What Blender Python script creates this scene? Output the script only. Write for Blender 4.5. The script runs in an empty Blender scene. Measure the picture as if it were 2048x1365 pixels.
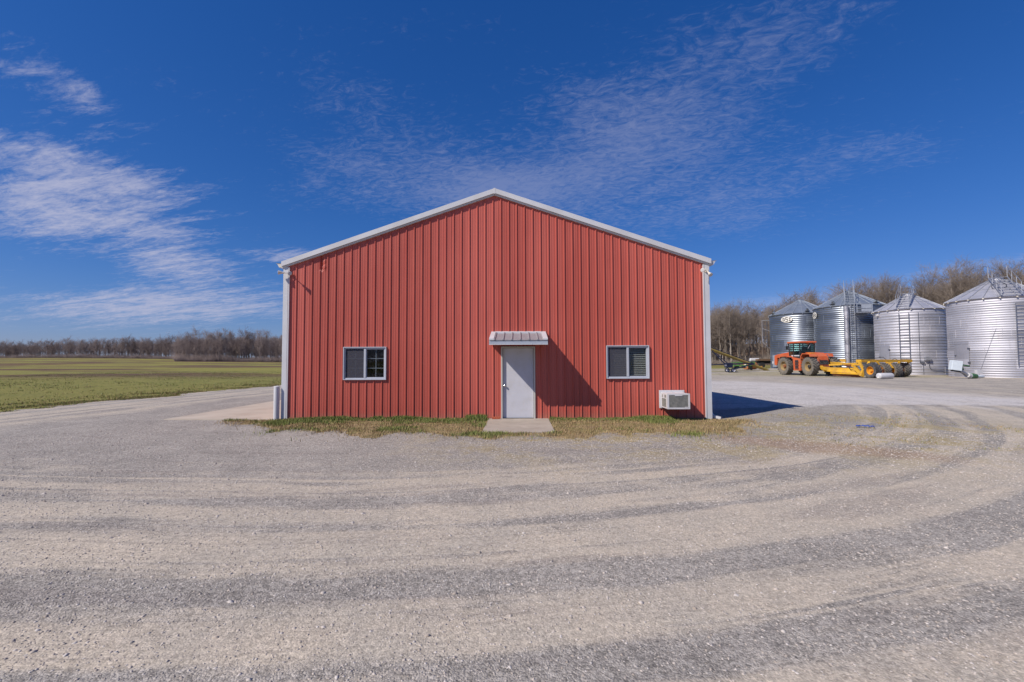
import bpy, math, random
import numpy as np
from mathutils import Vector, Matrix
random.seed(7); RNG = np.random.default_rng(11)
S = bpy.context.scene
COL = S.collection
PI = math.pi

# ------------------------------------------------------------------ camera
cd = bpy.data.cameras.new('camera'); cam = bpy.data.objects.new('camera', cd); COL.objects.link(cam)
CAM = Vector((0.687, -13.043, 1.703)); YAW, PITCH, ROLL = 0.0152, 0.0424, -0.0033
f_ = Vector((-math.sin(YAW)*math.cos(PITCH), math.cos(YAW)*math.cos(PITCH), math.sin(PITCH)))
r_ = Vector((math.cos(YAW), math.sin(YAW), 0)); u_ = r_.cross(f_)
r2 = r_*math.cos(ROLL)+u_*math.sin(ROLL); u2 = u_*math.cos(ROLL)-r_*math.sin(ROLL)
cam.matrix_world = Matrix(((r2.x, u2.x, -f_.x, CAM.x), (r2.y, u2.y, -f_.y, CAM.y), (r2.z, u2.z, -f_.z, CAM.z), (0, 0, 0, 1)))
cd.sensor_width = 36; cd.lens = 16.0; cd.clip_start = 0.05; cd.clip_end = 8000
S.camera = cam

# ------------------------------------------------------------------ light
SUNV = Vector((-1.72, -1.15, 1.88)).normalized()          # towards the sun
sl = bpy.data.lights.new('sun', 'SUN'); sun = bpy.data.objects.new('sun', sl); COL.objects.link(sun)
sl.energy = 4.8; sl.angle = math.radians(0.5); sl.color = (1.0, 0.93, 0.84)
sun.rotation_euler = SUNV.to_track_quat('Z', 'Y').to_euler(); sun.location = (-20, -20, 30)
S.view_settings.view_transform = 'Standard'; S.view_settings.look = 'None'
S.view_settings.exposure = 0.0; S.view_settings.gamma = 1.0
S.cycles.max_bounces = 6; S.cycles.transparent_max_bounces = 12; S.cycles.sample_clamp_indirect = 6

W = bpy.data.worlds.new('World'); S.world = W; W.use_nodes = True
class NT:
    """small helper to write node trees"""
    def __init__(s, tree): s.t = tree; s.t.nodes.clear()
    def n(s, typ, ins=None, **kw):
        nd = s.t.nodes.new(typ)
        for k, v in kw.items(): setattr(nd, k, v)
        for k, v in (ins or {}).items():
            sk = nd.inputs[k]
            if isinstance(v, bpy.types.NodeSocket): s.t.links.new(v, sk)
            elif isinstance(v, bpy.types.Node): s.t.links.new(v.outputs[0], sk)
            else: sk.default_value = v
        return nd
    def m(s, op, a, b=0.0, c=0.0, clamp=False):
        return s.n('ShaderNodeMath', {0: a, 1: b, 2: c}, operation=op, use_clamp=clamp).outputs[0]
    def mr(s, v, a, b, c=0.0, d=1.0, smooth=True):
        return s.n('ShaderNodeMapRange', {0: v, 1: a, 2: b, 3: c, 4: d}, interpolation_type='SMOOTHSTEP' if smooth else 'LINEAR').outputs[0]
    def noise(s, vec, scale, detail=3.0, rough=0.5, dist=0.0, col=False):
        nd = s.n('ShaderNodeTexNoise', {'Vector': vec, 'Scale': scale, 'Detail': detail, 'Roughness': rough, 'Distortion': dist})
        return nd.outputs[1 if col else 0]
    def xyz(s, x, y, z=0.0): return s.n('ShaderNodeCombineXYZ', {0: x, 1: y, 2: z}).outputs[0]
    def sep(s, v): return s.n('ShaderNodeSeparateXYZ', {0: v}).outputs
    def mix(s, f, a, b, mode='MIX'):
        nd = s.n('ShaderNodeMix', data_type='RGBA', blend_type=mode)
        for idx, v in ((0, f), (6, a), (7, b)):
            if isinstance(v, bpy.types.NodeSocket): s.t.links.new(v, nd.inputs[idx])
            else: nd.inputs[idx].default_value = (tuple(v)+(1,) if idx and len(v) == 3 else v)
        return nd.outputs[2]
    def vm(s, op, a, b=(0, 0, 0)): return s.n('ShaderNodeVectorMath', {0: a, 1: b}, operation=op).outputs[0]

nt = NT(W.node_tree)
sky = nt.n('ShaderNodeTexSky', sky_type='NISHITA', sun_disc=False)
sky.sun_elevation = math.asin(SUNV.z); sky.sun_rotation = math.atan2(SUNV.x, SUNV.y)
sky.air_density = 1.0; sky.dust_density = 0.35; sky.ozone_density = 3.5; sky.altitude = 200
hs = nt.n('ShaderNodeHueSaturation', {'Hue': 0.508, 'Saturation': 1.22, 'Value': 1.0, 'Color': sky.outputs[0]})
sr, sg, sb = nt.sep(hs.outputs[0])      # deep, clear winter blue
def tone(c, gain, power): return nt.m('MULTIPLY', nt.m('POWER', nt.m('MULTIPLY', nt.m('MAXIMUM', c, 0.0), 0.1), power), gain*10)
skyb = nt.xyz(tone(sr, 0.50, 1.08), tone(sg, 0.485, 0.78), tone(sb, 0.79, 0.72))
tc = nt.n('ShaderNodeTexCoord')
dx, dy, dz = nt.sep(tc.outputs['Generated'])
dyc = nt.m('MAXIMUM', dy, 0.05)
uu = nt.m('DIVIDE', dx, dyc); vv = nt.m('DIVIDE', dz, dyc)
# plane of the cirrus seen in perspective
dzc = nt.m('ADD', nt.m('MAXIMUM', dz, 0.0), 0.10)
cx = nt.m('DIVIDE', dx, dzc); cy = nt.m('DIVIDE', dy, dzc)
rot = math.radians(-14)
sx = nt.m('ADD', nt.m('MULTIPLY', cx, math.cos(rot)), nt.m('MULTIPLY', cy, math.sin(rot)))
sy = nt.m('SUBTRACT', nt.m('MULTIPLY', cy, math.cos(rot)), nt.m('MULTIPLY', cx, math.sin(rot)))
streak = nt.noise(nt.xyz(nt.m('MULTIPLY', sx, 1.3), nt.m('MULTIPLY', sy, 4.6), 3.1), 1.2, 9, 0.66, 0.5)
wisp = nt.noise(nt.xyz(nt.m('MULTIPLY', sx, 4.5), nt.m('MULTIPLY', sy, 12.0), 7.7), 1.6, 8, 0.7, 0.8)
ripple = nt.noise(nt.xyz(nt.m('MULTIPLY', sx, 9.0), nt.m('MULTIPLY', sy, 13.0), 1.2), 1.5, 6, 0.72, 1.6)
def blob(px, py, rx, ry, tilt, amp):
    u0, v0 = (px-1024)/910 - YAW, (721-py)/910
    a = math.radians(tilt); ca, sa = math.cos(a), math.sin(a)
    du = nt.m('SUBTRACT', uu, u0); dv = nt.m('SUBTRACT', vv, v0)
    p = nt.m('MULTIPLY', nt.m('ADD', nt.m('MULTIPLY', du, ca), nt.m('MULTIPLY', dv, sa)), 910/rx)
    q = nt.m('MULTIPLY', nt.m('SUBTRACT', nt.m('MULTIPLY', dv, ca), nt.m('MULTIPLY', du, sa)), 910/ry)
    r = nt.m('ADD', nt.m('POWER', p, 2.0), nt.m('POWER', q, 2.0))
    return nt.m('MULTIPLY', nt.m('EXPONENT', nt.m('MULTIPLY', r, -0.9)), amp)
def addup(bs):
    t = bs[0]
    for b in bs[1:]: t = nt.m('ADD', t, b)
    return t
front = nt.mr(dy, 0.05, 0.2)
bigm = addup([blob(30, 285, 250, 45, -14, 0.75), blob(90, 395, 270, 80, -5, 0.95), blob(290, 450, 130, 24, -10, 0.35), blob(345, 525, 130, 32, -5, 0.95),
              blob(200, 590, 300, 26, 2, 0.6), blob(330, 622, 330, 34, 2, 0.85), blob(30, 120, 230, 60, -26, 0.60), blob(575, 507, 80, 22, -8, 0.7)])
thinm = addup([blob(1230, 340, 330, 110, 10, 0.66), blob(1330, 200, 420, 130, 14, 0.34), blob(980, 375, 130, 50, 0, 0.6), blob(680, 170, 230, 80, -30, 0.46),
               blob(650, 310, 200, 60, -8, 0.46), blob(1500, 60, 430, 110, 20, 0.40), blob(1560, 606, 190, 18, 5, 0.8), blob(700, 390, 190, 40, 0, 0.34),
               blob(1900, 545, 240, 16, 9, 0.85), blob(820, 20, 300, 40, 0, 0.3), blob(1700, 330, 430, 60, 14, 0.42), blob(1450, 450, 260, 40, 6, 0.36), blob(350, 160, 200, 50, -20, 0.25)])
def ctr(n_, k): return nt.m('MULTIPLY', nt.m('SUBTRACT', n_, 0.5), k)
wsp2 = nt.noise(nt.xyz(nt.m('MULTIPLY', sx, 11.0), nt.m('MULTIPLY', sy, 34.0), 2.7), 1.5, 6, 0.72, 0.6)
m1 = nt.mr(nt.m('ADD', bigm, nt.m('ADD', nt.m('ADD', ctr(streak, 1.7), ctr(wisp, 1.25)), ctr(wsp2, 0.7))), 0.30, 1.30)
big2 = nt.noise(nt.xyz(nt.m('MULTIPLY', sx, 2.2), nt.m('MULTIPLY', sy, 2.8), 5.0), 1.0, 4, 0.6, 0.5)
m2 = nt.mr(nt.m('ADD', thinm, nt.m('ADD', nt.m('ADD', ctr(big2, 0.9), ctr(ripple, 1.7)), ctr(wsp2, 0.8))), 0.30, 1.35)
els = nt.mr(nt.m('MULTIPLY', wisp, streak), 0.30, 0.62, 0, 0.35)
allc = nt.m('MULTIPLY', nt.m('ADD', nt.m('MULTIPLY', m1, 0.80), nt.m('MULTIPLY', m2, 0.27)), front)
back = nt.m('MULTIPLY', els, nt.m('SUBTRACT', 1.0, front))
cl = nt.m('MINIMUM', nt.m('ADD', allc, back), 0.9)
fade = nt.mr(dz, 0.0, 0.05)
skyc = nt.mix(nt.m('MULTIPLY', cl, fade), skyb, (5.0, 5.1, 6.6))
nt.n('ShaderNodeOutputWorld', {0: nt.n('ShaderNodeBackground', {'Color': skyc, 'Strength': 0.1})})
W.cycles.sampling_method = 'MANUAL'; W.cycles.sample_map_resolution = 512

# ------------------------------------------------------------------ helpers
def Cxy(X, d):
    """survey frame: X metres right of, d metres ahead of, the spot the photographer stood on"""
    return (CAM.x + X*math.cos(YAW) - d*math.sin(YAW), CAM.y + X*math.sin(YAW) + d*math.cos(YAW))
def sm(t):
    t = np.clip(t, 0, 1); return t*t*(3-2*t)
TL0 = np.array(Cxy(58, 130)); TL1 = np.array(Cxy(85, 76))
_d = (TL1-TL0)/np.linalg.norm(TL1-TL0); TLN = np.array((-_d[1], _d[0]));
if TLN[0] < 0: TLN = -TLN
def H(x, y):
    x = np.asarray(x, float); y = np.asarray(y, float); d = y+13
    h = 4.6*sm((-x-30)/420)*sm((d-60)/360) + 0.8*sm((-x-20)/150)*sm((d-70)/180)
    h = h + 0.36*sm((d-52)/13)*sm((x-12)/20) + 0.09*sm((x-6.2)/4)*sm((y+0.5)/3)*(1-sm((d-30)/20))
    n = (x-TL0[0])*TLN[0] + (y-TL0[1])*TLN[1]
    h = h + 9.0*sm((n-2)/90)*sm((x-20)/30)
    h = h + 0.10*np.sin(x*0.031+1)*np.sin(y*0.027+2)*sm((d-75)/60)
    return h
def Hs(x, y): return float(H(x, y))

def tag(o, label=None, cat=None, group=None, kind=None):
    if label: o['label'] = label
    if cat: o['category'] = cat
    if group: o['group'] = group
    if kind: o['kind'] = kind
    return o
def empty(name, loc=(0, 0, 0), rz=0.0, parent=None):
    o = bpy.data.objects.new(name, None); COL.objects.link(o); o.location = loc; o.rotation_euler = (0, 0, rz)
    o.empty_display_size = 0.2
    if parent: o.parent = parent
    return o
def npmesh(name, V, F):
    """V (n,3); F (m,3) or (m,4)"""
    V = np.asarray(V, np.float32); F = np.asarray(F, np.int32); k = F.shape[1]
    me = bpy.data.meshes.new(name); me.vertices.add(len(V)); me.vertices.foreach_set('co', V.ravel())
    me.loops.add(F.size); me.loops.foreach_set('vertex_index', F.ravel())
    me.polygons.add(len(F)); me.polygons.foreach_set('loop_start', np.arange(0, F.size, k, dtype=np.int32))
    me.update(calc_edges=True); me.validate(); return me
def mobj(name, me, m, parent=None, smooth=False):
    o = bpy.data.objects.new(name, me); COL.objects.link(o)
    if m is not None: me.materials.clear(); me.materials.append(m)
    if smooth: me.polygons.foreach_set('use_smooth', [True]*len(me.polygons))
    if parent: o.parent = parent
    return o
class MB:
    def __init__(s): s.v = []; s.f = []; s.g = []
    def add(s, vs, fs):
        b = len(s.v); s.g.append((b, len(s.f))); s.v += [tuple(v) for v in vs]; s.f += [tuple(i+b for i in f) for f in fs]; return s
    def box(s, x0, x1, y0, y1, z0, z1, M=None):
        vs = [Vector((x, y, z)) for x in (x0, x1) for y in (y0, y1) for z in (z0, z1)]
        if M is not None: vs = [M @ v for v in vs]
        return s.add(vs, [(0, 1, 3, 2), (4, 6, 7, 5), (0, 4, 5, 1), (2, 3, 7, 6), (0, 2, 6, 4), (1, 5, 7, 3)])
    def cyl(s, a, b, r0, r1=None, n=10, cap=True):
        r1 = r0 if r1 is None else r1
        a = Vector(a); b = Vector(b); ax = (b-a).normalized()
        t = ax.cross(Vector((0, 0, 1)) if abs(ax.z) < 0.9 else Vector((1, 0, 0))).normalized(); w = ax.cross(t)
        vs = []
        for p, r in ((a, r0), (b, r1)):
            vs += [p + (t*math.cos(2*PI*i/n)+w*math.sin(2*PI*i/n))*r for i in range(n)]
        fs = [(i, (i+1) % n, n+(i+1) % n, n+i) for i in range(n)]
        if cap: fs += [tuple(range(n))[::-1], tuple(range(n, 2*n))]
        return s.add(vs, fs)
    def bar(s, a, b, w, h=None):
        """rectangular bar between two points"""
        h = w if h is None else h
        a = Vector(a); b = Vector(b); ax = (b-a).normalized()
        t = ax.cross(Vector((0, 0, 1)) if abs(ax.z) < 0.95 else Vector((1, 0, 0))).normalized(); u = t.cross(ax)
        vs = [p+t*i*w/2+u*j*h/2 for p in (a, b) for i, j in ((-1, -1), (1, -1), (1, 1), (-1, 1))]
        return s.add(vs, [(0, 1, 2, 3)[::-1], (4, 5, 6, 7), (0, 1, 5, 4), (1, 2, 6, 5), (2, 3, 7, 6), (3, 0, 4, 7)])
    def tube(s, pts, r, n=8):
        for a, b in zip(pts[:-1], pts[1:]): s.cyl(a, b, r, r, n)
        return s
    def prism(s, poly, axis, a, b):
        """poly: 2-D points in the plane of the two other axes, swept along axis from a to b"""
        def P(p, t):
            return {0: (t, p[0], p[1]), 1: (p[0], t, p[1]), 2: (p[0], p[1], t)}[axis]
        n = len(poly); vs = [P(p, a) for p in poly]+[P(p, b) for p in poly]
        return s.add(vs, [tuple(range(n))[::-1], tuple(range(n, 2*n))]+[(i, (i+1) % n, n+(i+1) % n, n+i) for i in range(n)])
    def lathe(s, prof, n=32, axis='X', c=(0, 0, 0)):
        vs = []
        for a, r in prof:
            for i in range(n):
                t = 2*PI*i/n
                p = (a, r*math.cos(t), r*math.sin(t)) if axis == 'X' else (r*math.cos(t), r*math.sin(t), a)
                vs.append((p[0]+c[0], p[1]+c[1], p[2]+c[2]))
        fs = []
        for k in range(len(prof)-1):
            for i in range(n):
                j = (i+1) % n; fs.append((k*n+i, k*n+j, (k+1)*n+j, (k+1)*n+i))
        return s.add(vs, fs)
    def each(s, name, m, parent=None, **kw):
        """every piece that was added becomes a part of its own"""
        for (v0, f0), (v1, f1) in zip(s.g, s.g[1:]+[(len(s.v), len(s.f))]):
            q = MB(); q.v = s.v[v0:v1]; q.f = [tuple(i-v0 for i in f) for f in s.f[f0:f1]]; q.build(name, m, parent, **kw)
    def build(s, name, m, parent=None, bevel=0.0, smooth=False, M=None):
        me = bpy.data.meshes.new(name)
        vs = s.v if M is None else [tuple(M @ Vector(v)) for v in s.v]
        me.from_pydata(vs, [], s.f); me.update()
        o = mobj(name, me, m, parent)
        if smooth:
            me.polygons.foreach_set('use_smooth', [True]*len(me.polygons)); me.set_sharp_from_angle(angle=math.radians(38))
        if bevel:
            b = o.modifiers.new('b', 'BEVEL'); b.width = bevel; b.segments = 2; b.limit_method = 'ANGLE'
        return o
def vnoise(x, y, seed=0):
    """value noise in numpy"""
    x = np.asarray(x, float); y = np.asarray(y, float)
    xi = np.floor(x).astype(np.int64); yi = np.floor(y).astype(np.int64); fx = x-xi; fy = y-yi
    def h(a, b):
        n = (a*374761393 + b*668265263 + seed*1442695) & 0x7fffffff
        n = ((n ^ (n >> 13))*1274126177) & 0x7fffffff
        return ((n ^ (n >> 16)) & 0xffff)/65535.0
    fx = fx*fx*(3-2*fx); fy = fy*fy*(3-2*fy)
    return (h(xi, yi)*(1-fx)+h(xi+1, yi)*fx)*(1-fy)+(h(xi, yi+1)*(1-fx)+h(xi+1, yi+1)*fx)*fy

# ------------------------------------------------------------------ materials
def mat(name, col, rough=0.6, metal=0.0, var=0.12, vscale=3.0, bump=0.0, bscale=30.0, dirt=None, damt=0.0, dscale=2.0, spec=0.5):
    m = bpy.data.materials.new(name); m.use_nodes = True; t = NT(m.node_tree)
    co = t.n('ShaderNodeTexCoord').outputs['Object']
    n1 = t.noise(co, vscale, 4, 0.6)
    c = t.mix(t.mr(n1, 0.25, 0.75), tuple(x*(1-var) for x in col), tuple(min(1, x*(1+var)) for x in col))
    if dirt: c = t.mix(t.m('MULTIPLY', t.mr(t.noise(co, dscale, 5, 0.65), 0.42, 0.66), damt), c, dirt)
    ins = {'Base Color': c, 'Roughness': t.mr(n1, 0.2, 0.8, max(0, rough-0.07), min(1, rough+0.07)), 'Metallic': metal, 'Specular IOR Level': spec}
    if bump: ins['Normal'] = t.n('ShaderNodeBump', {'Height': t.noise(co, bscale, 3), 'Strength': bump, 'Distance': 0.01}).outputs[0]
    t.n('ShaderNodeOutputMaterial', {0: t.n('ShaderNodeBsdfPrincipled', ins)})
    return m
M = {}
M['white'] = mat('white_trim', (0.60, 0.60, 0.62), 0.45, var=0.05, dirt=(0.4, 0.38, 0.36), damt=0.35, dscale=1.5)
M['cream'] = mat('cream_metal', (0.66, 0.61, 0.52), 0.5, var=0.05)
M['door'] = mat('door_paint', (0.56, 0.56, 0.60), 0.42, var=0.03, dirt=(0.42, 0.39, 0.34), damt=0.25, dscale=2.2)
M['jamb'] = mat('door_jamb_paint', (0.50, 0.48, 0.44), 0.5, var=0.05)
M['greyframe'] = mat('window_frame_vinyl', (0.46, 0.48, 0.53), 0.5, var=0.04)
M['chrome'] = mat('chrome', (0.7, 0.68, 0.64), 0.2, 1.0, var=0.03)
M['dark'] = mat('dark_metal', (0.03, 0.03, 0.032), 0.6, var=0.2)
M['awn'] = mat('awning_sheet', (0.27, 0.26, 0.275), 0.5, var=0.1, vscale=9)
M['fascia'] = mat('awning_fascia', (0.36, 0.40, 0.46), 0.5, var=0.06)
M['plastic'] = mat('ac_casing', (0.62, 0.61, 0.62), 0.5, var=0.05, dirt=(0.45, 0.43, 0.4), damt=0.3)
M['fins'] = mat('condenser_fins', (0.27, 0.265, 0.235), 0.6, 0.2, var=0.2, vscale=14)
M['concrete'] = mat('door_slab_concrete', (0.40, 0.345, 0.285), 0.9, var=0.14, vscale=1.6, bump=0.35, bscale=60, dirt=(0.27, 0.225, 0.18), damt=0.55, dscale=3.2)
M['pad'] = mat('pad_concrete', (0.47, 0.405, 0.325), 0.9, var=0.10, vscale=0.7, bump=0.3, bscale=50, dirt=(0.36, 0.27, 0.2), damt=0.4, dscale=1.3)
M['brick'] = mat('fired_brick', (0.42, 0.10, 0.045), 0.85, var=0.25, vscale=30, bump=0.5, bscale=80)
M['blue'] = mat('blue_cloth', (0.02, 0.07, 0.32), 0.8, var=0.3, vscale=12)
M['orange'] = mat('tractor_paint', (0.62, 0.115, 0.035), 0.45, var=0.12, vscale=1.4, dirt=(0.42, 0.20, 0.10), damt=0.5, dscale=1.6)
M['yellow'] = mat('scraper_paint', (0.66, 0.36, 0.02), 0.5, var=0.12, vscale=1.6, dirt=(0.36, 0.20, 0.06), damt=0.5, dscale=1.9)
M['rustedge'] = mat('rusty_blade', (0.24, 0.085, 0.035), 0.85, var=0.35, vscale=6)
M['tyre'] = mat('dusty_rubber', (0.06, 0.06, 0.065), 0.85, var=0.25, vscale=3, dirt=(0.20, 0.165, 0.125), damt=0.4, dscale=1.8)
M['sidewall'] = mat('muddy_sidewall', (0.17, 0.148, 0.12), 0.9, var=0.2, vscale=3)
M['rim'] = mat('tan_rim', (0.34, 0.235, 0.10), 0.75, var=0.25, vscale=2.5, dirt=(0.20, 0.15, 0.10), damt=0.6)
M['yrim'] = mat('yellow_rim', (0.66, 0.29, 0.02), 0.55, var=0.1)
M['green'] = mat('green_paint', (0.085, 0.24, 0.06), 0.5, var=0.15, dirt=(0.14, 0.14, 0.09), damt=0.4)
M['agreen'] = mat('auger_green', (0.022, 0.13, 0.035), 0.45, var=0.1)
M['augyel'] = mat('auger_tube_paint', (0.36, 0.25, 0.045), 0.55, var=0.15, vscale=0.8, dirt=(0.24, 0.19, 0.12), damt=0.4)
M['navy'] = mat('navy_frame_paint', (0.012, 0.02, 0.055), 0.5, var=0.15)
M['wrim'] = mat('white_wheel', (0.68, 0.68, 0.74), 0.5, var=0.05)
M['poly'] = mat('white_poly_tank', (0.55, 0.54, 0.55), 0.5, var=0.06, dirt=(0.45, 0.42, 0.38), damt=0.3)
M['hopper'] = mat('pale_hood', (0.62, 0.68, 0.72), 0.5, var=0.06)
M['greybox'] = mat('grey_cabinet', (0.30, 0.33, 0.38), 0.5, 0.2, var=0.08)
M['seat'] = mat('black_seat', (0.02, 0.022, 0.024), 0.8)
M['signw'] = mat('sign_enamel', (0.78, 0.75, 0.68), 0.5, var=0.06)
M['ink'] = mat('sign_ink', (0.025, 0.022, 0.02), 0.6)
M['timber'] = mat('weathered_timber', (0.17, 0.10, 0.06), 0.85, var=0.3, vscale=4)
M['bluemetal'] = mat('inside_wall', (0.25, 0.25, 0.27), 0.8)
M['straw'] = mat('rusty_roller', (0.33, 0.13, 0.045), 0.85, var=0.3, vscale=4, bump=0.6, bscale=14)

def glassmat(name, tint, refl=0.10, alpha=0.15):
    m = bpy.data.materials.new(name); m.use_nodes = True; t = NT(m.node_tree)
    fr = t.n('ShaderNodeLayerWeight', {'Blend': 0.25}).outputs['Fresnel']
    tr = t.n('ShaderNodeBsdfTransparent', {'Color': tuple(tint)+(1,)})
    gl = t.n('ShaderNodeBsdfGlossy', {'Roughness': 0.03, 'Color': (0.9, 0.95, 1, 1)})
    co = t.n('ShaderNodeTexCoord').outputs['Object']
    df = t.n('ShaderNodeBsdfDiffuse', {'Color': (0.25, 0.25, 0.27, 1)})
    dust = t.m('MULTIPLY', t.mr(t.noise(co, 14, 5, 0.7), 0.45, 0.8), alpha)
    a = t.n('ShaderNodeMixShader', {0: t.m('ADD', t.m('MULTIPLY', fr, 0.12), refl*0.16), 1: tr, 2: gl})
    b = t.n('ShaderNodeMixShader', {0: dust, 1: a, 2: df})
    t.n('ShaderNodeOutputMaterial', {0: b}); return m
M['glass'] = glassmat('window_glass', (0.75, 0.78, 0.8), 0.08, 0.08)
M['cabglass'] = glassmat('cab_glass', (0.70, 0.82, 0.80), 0.2, 0.05)
def screenmat():
    m = bpy.data.materials.new('insect_screen'); m.use_nodes = True; t = NT(m.node_tree)
    tr = t.n('ShaderNodeBsdfTransparent', {'Color': (1, 1, 1, 1)})
    df = t.n('ShaderNodeBsdfDiffuse', {'Color': (0.11, 0.11, 0.135, 1)})
    t.n('ShaderNodeOutputMaterial', {0: t.n('ShaderNodeMixShader', {0: 0.42, 1: tr, 2: df})}); return m
M['screen'] = screenmat()

def siding():
    m = bpy.data.materials.new('red_steel_siding'); m.use_nodes = True; t = NT(m.node_tree)
    p = t.n('ShaderNodeNewGeometry').outputs['Position']; x, y, z = t.sep(p)
    panel = t.m('FLOOR', t.m('DIVIDE', t.m('ADD', t.m('ADD', x, y), 40.15), 0.9144))
    pr = t.n('ShaderNodeTexWhiteNoise', {'W': panel}, noise_dimensions='1D').outputs[0]
    st = t.noise(t.xyz(t.m('MULTIPLY', t.m('ADD', x, y), 9.0), t.m('MULTIPLY', z, 0.35)), 1.0, 5, 0.6)
    ch = t.noise(p, 0.5, 3)
    v = t.m('ADD', t.m('ADD', t.m('MULTIPLY', pr, 0.42), t.m('MULTIPLY', st, 0.42)), t.m('MULTIPLY', ch, 0.35))
    c = t.mix(t.mr(v, 0.3, 0.85), (0.41, 0.078, 0.053), (0.52, 0.116, 0.085))
    # dust splashed up from the ground along the foot of the sheets
    splash = t.m('MULTIPLY', t.mr(t.m('ADD', z, t.m('MULTIPLY', t.noise(p, 5, 4), 0.25)), 0.16, 0.42, 1, 0), 0.34)
    c = t.mix(splash, c, (0.36, 0.20, 0.13))
    lap = t.m('ABSOLUTE', t.m('SUBTRACT', t.m('FRACT', t.m('DIVIDE', t.m('ADD', x, 40.116), 0.9144)), 0.5))
    c = t.mix(t.m('MULTIPLY', t.m('LESS_THAN', lap, 0.008), 0.5), c, (0.10, 0.015, 0.012))
    # rows of screw heads on the girts
    fx = t.m('ABSOLUTE', t.m('SUBTRACT', t.m('FRACT', t.m('DIVIDE', t.m('ADD', x, 20.12), 0.2286)), 0.5))
    fz = t.m('ABSOLUTE', t.m('SUBTRACT', t.m('FRACT', t.m('DIVIDE', t.m('ADD', z, 0.45), 1.07)), 0.5))
    scr = t.m('MULTIPLY', t.m('LESS_THAN', fx, 0.03), t.m('LESS_THAN', fz, 0.007))
    c = t.mix(t.m('MULTIPLY', scr, 0.45), c, (0.13, 0.02, 0.015))
    b = t.n('ShaderNodeBsdfPrincipled', {'Base Color': c, 'Roughness': t.mr(st, 0.3, 0.7, 0.40, 0.52), 'Specular IOR Level': 0.45,
        'Normal': t.n('ShaderNodeBump', {'Height': t.noise(t.xyz(t.m('MULTIPLY', x, 3), y, t.m('MULTIPLY', z, 1.2)), 1.2, 3), 'Strength': 0.10, 'Distance': 0.05}).outputs[0]})
    t.n('ShaderNodeOutputMaterial', {0: b}); return m
M['siding'] = siding()

def galv(name, base, rough, metal, pitch, R, seed):
    m = bpy.data.materials.new(name); m.use_nodes = True; t = NT(m.node_tree)
    co = t.n('ShaderNodeTexCoord').outputs['Object']; x, y, z = t.sep(co)
    ang = t.m('ARCTAN2', y, x)
    row = t.m('FLOOR', t.m('DIVIDE', z, 0.81))
    colm = t.m('FLOOR', t.m('ADD', t.m('MULTIPLY', ang, R/2.75), t.m('MULTIPLY', row, 0.5)))
    wn = t.n('ShaderNodeTexWhiteNoise', {'Vector': t.xyz(row, colm, seed)}, noise_dimensions='3D').outputs[0]
    sp = t.noise(co, 1.2, 4, 0.6); fine = t.noise(co, 9, 4, 0.7)
    v = t.m('ADD', t.m('ADD', t.m('MULTIPLY', wn, 0.45), t.m('MULTIPLY', sp, 0.4)), t.m('MULTIPLY', fine, 0.3))
    c = t.mix(t.mr(v, 0.25, 0.9), tuple(k*0.78 for k in base), tuple(min(1, k*1.12) for k in base))
    run = t.noise(t.xyz(t.m('MULTIPLY', ang, 9), t.m('MULTIPLY', z, 0.3)), 1.5, 4)
    c = t.mix(t.m('MULTIPLY', t.mr(run, 0.58, 0.75), 0.25), c, (0.25, 0.22, 0.20))
    b = t.n('ShaderNodeBsdfPrincipled', {'Base Color': c, 'Metallic': metal, 'Roughness': t.mr(v, 0.2, 0.9, rough-0.06, rough+0.09)})
    t.n('ShaderNodeOutputMaterial', {0: b}); return m
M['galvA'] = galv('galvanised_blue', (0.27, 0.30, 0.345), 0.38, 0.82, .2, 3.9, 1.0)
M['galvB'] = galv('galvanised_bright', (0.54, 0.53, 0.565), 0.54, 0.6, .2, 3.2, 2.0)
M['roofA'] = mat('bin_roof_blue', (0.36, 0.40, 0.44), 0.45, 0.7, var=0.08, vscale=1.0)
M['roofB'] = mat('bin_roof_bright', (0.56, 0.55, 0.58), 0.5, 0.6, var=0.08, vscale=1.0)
M['steel'] = mat('ladder_steel', (0.42, 0.43, 0.46), 0.45, 0.7, var=0.1)
M['steeldk'] = mat('ladder_dark_steel', (0.13, 0.14, 0.17), 0.5, 0.5, var=0.1)
M['roofw'] = mat('barn_roof_sheet', (0.55, 0.56, 0.58), 0.4, 0.2, var=0.05)

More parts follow.
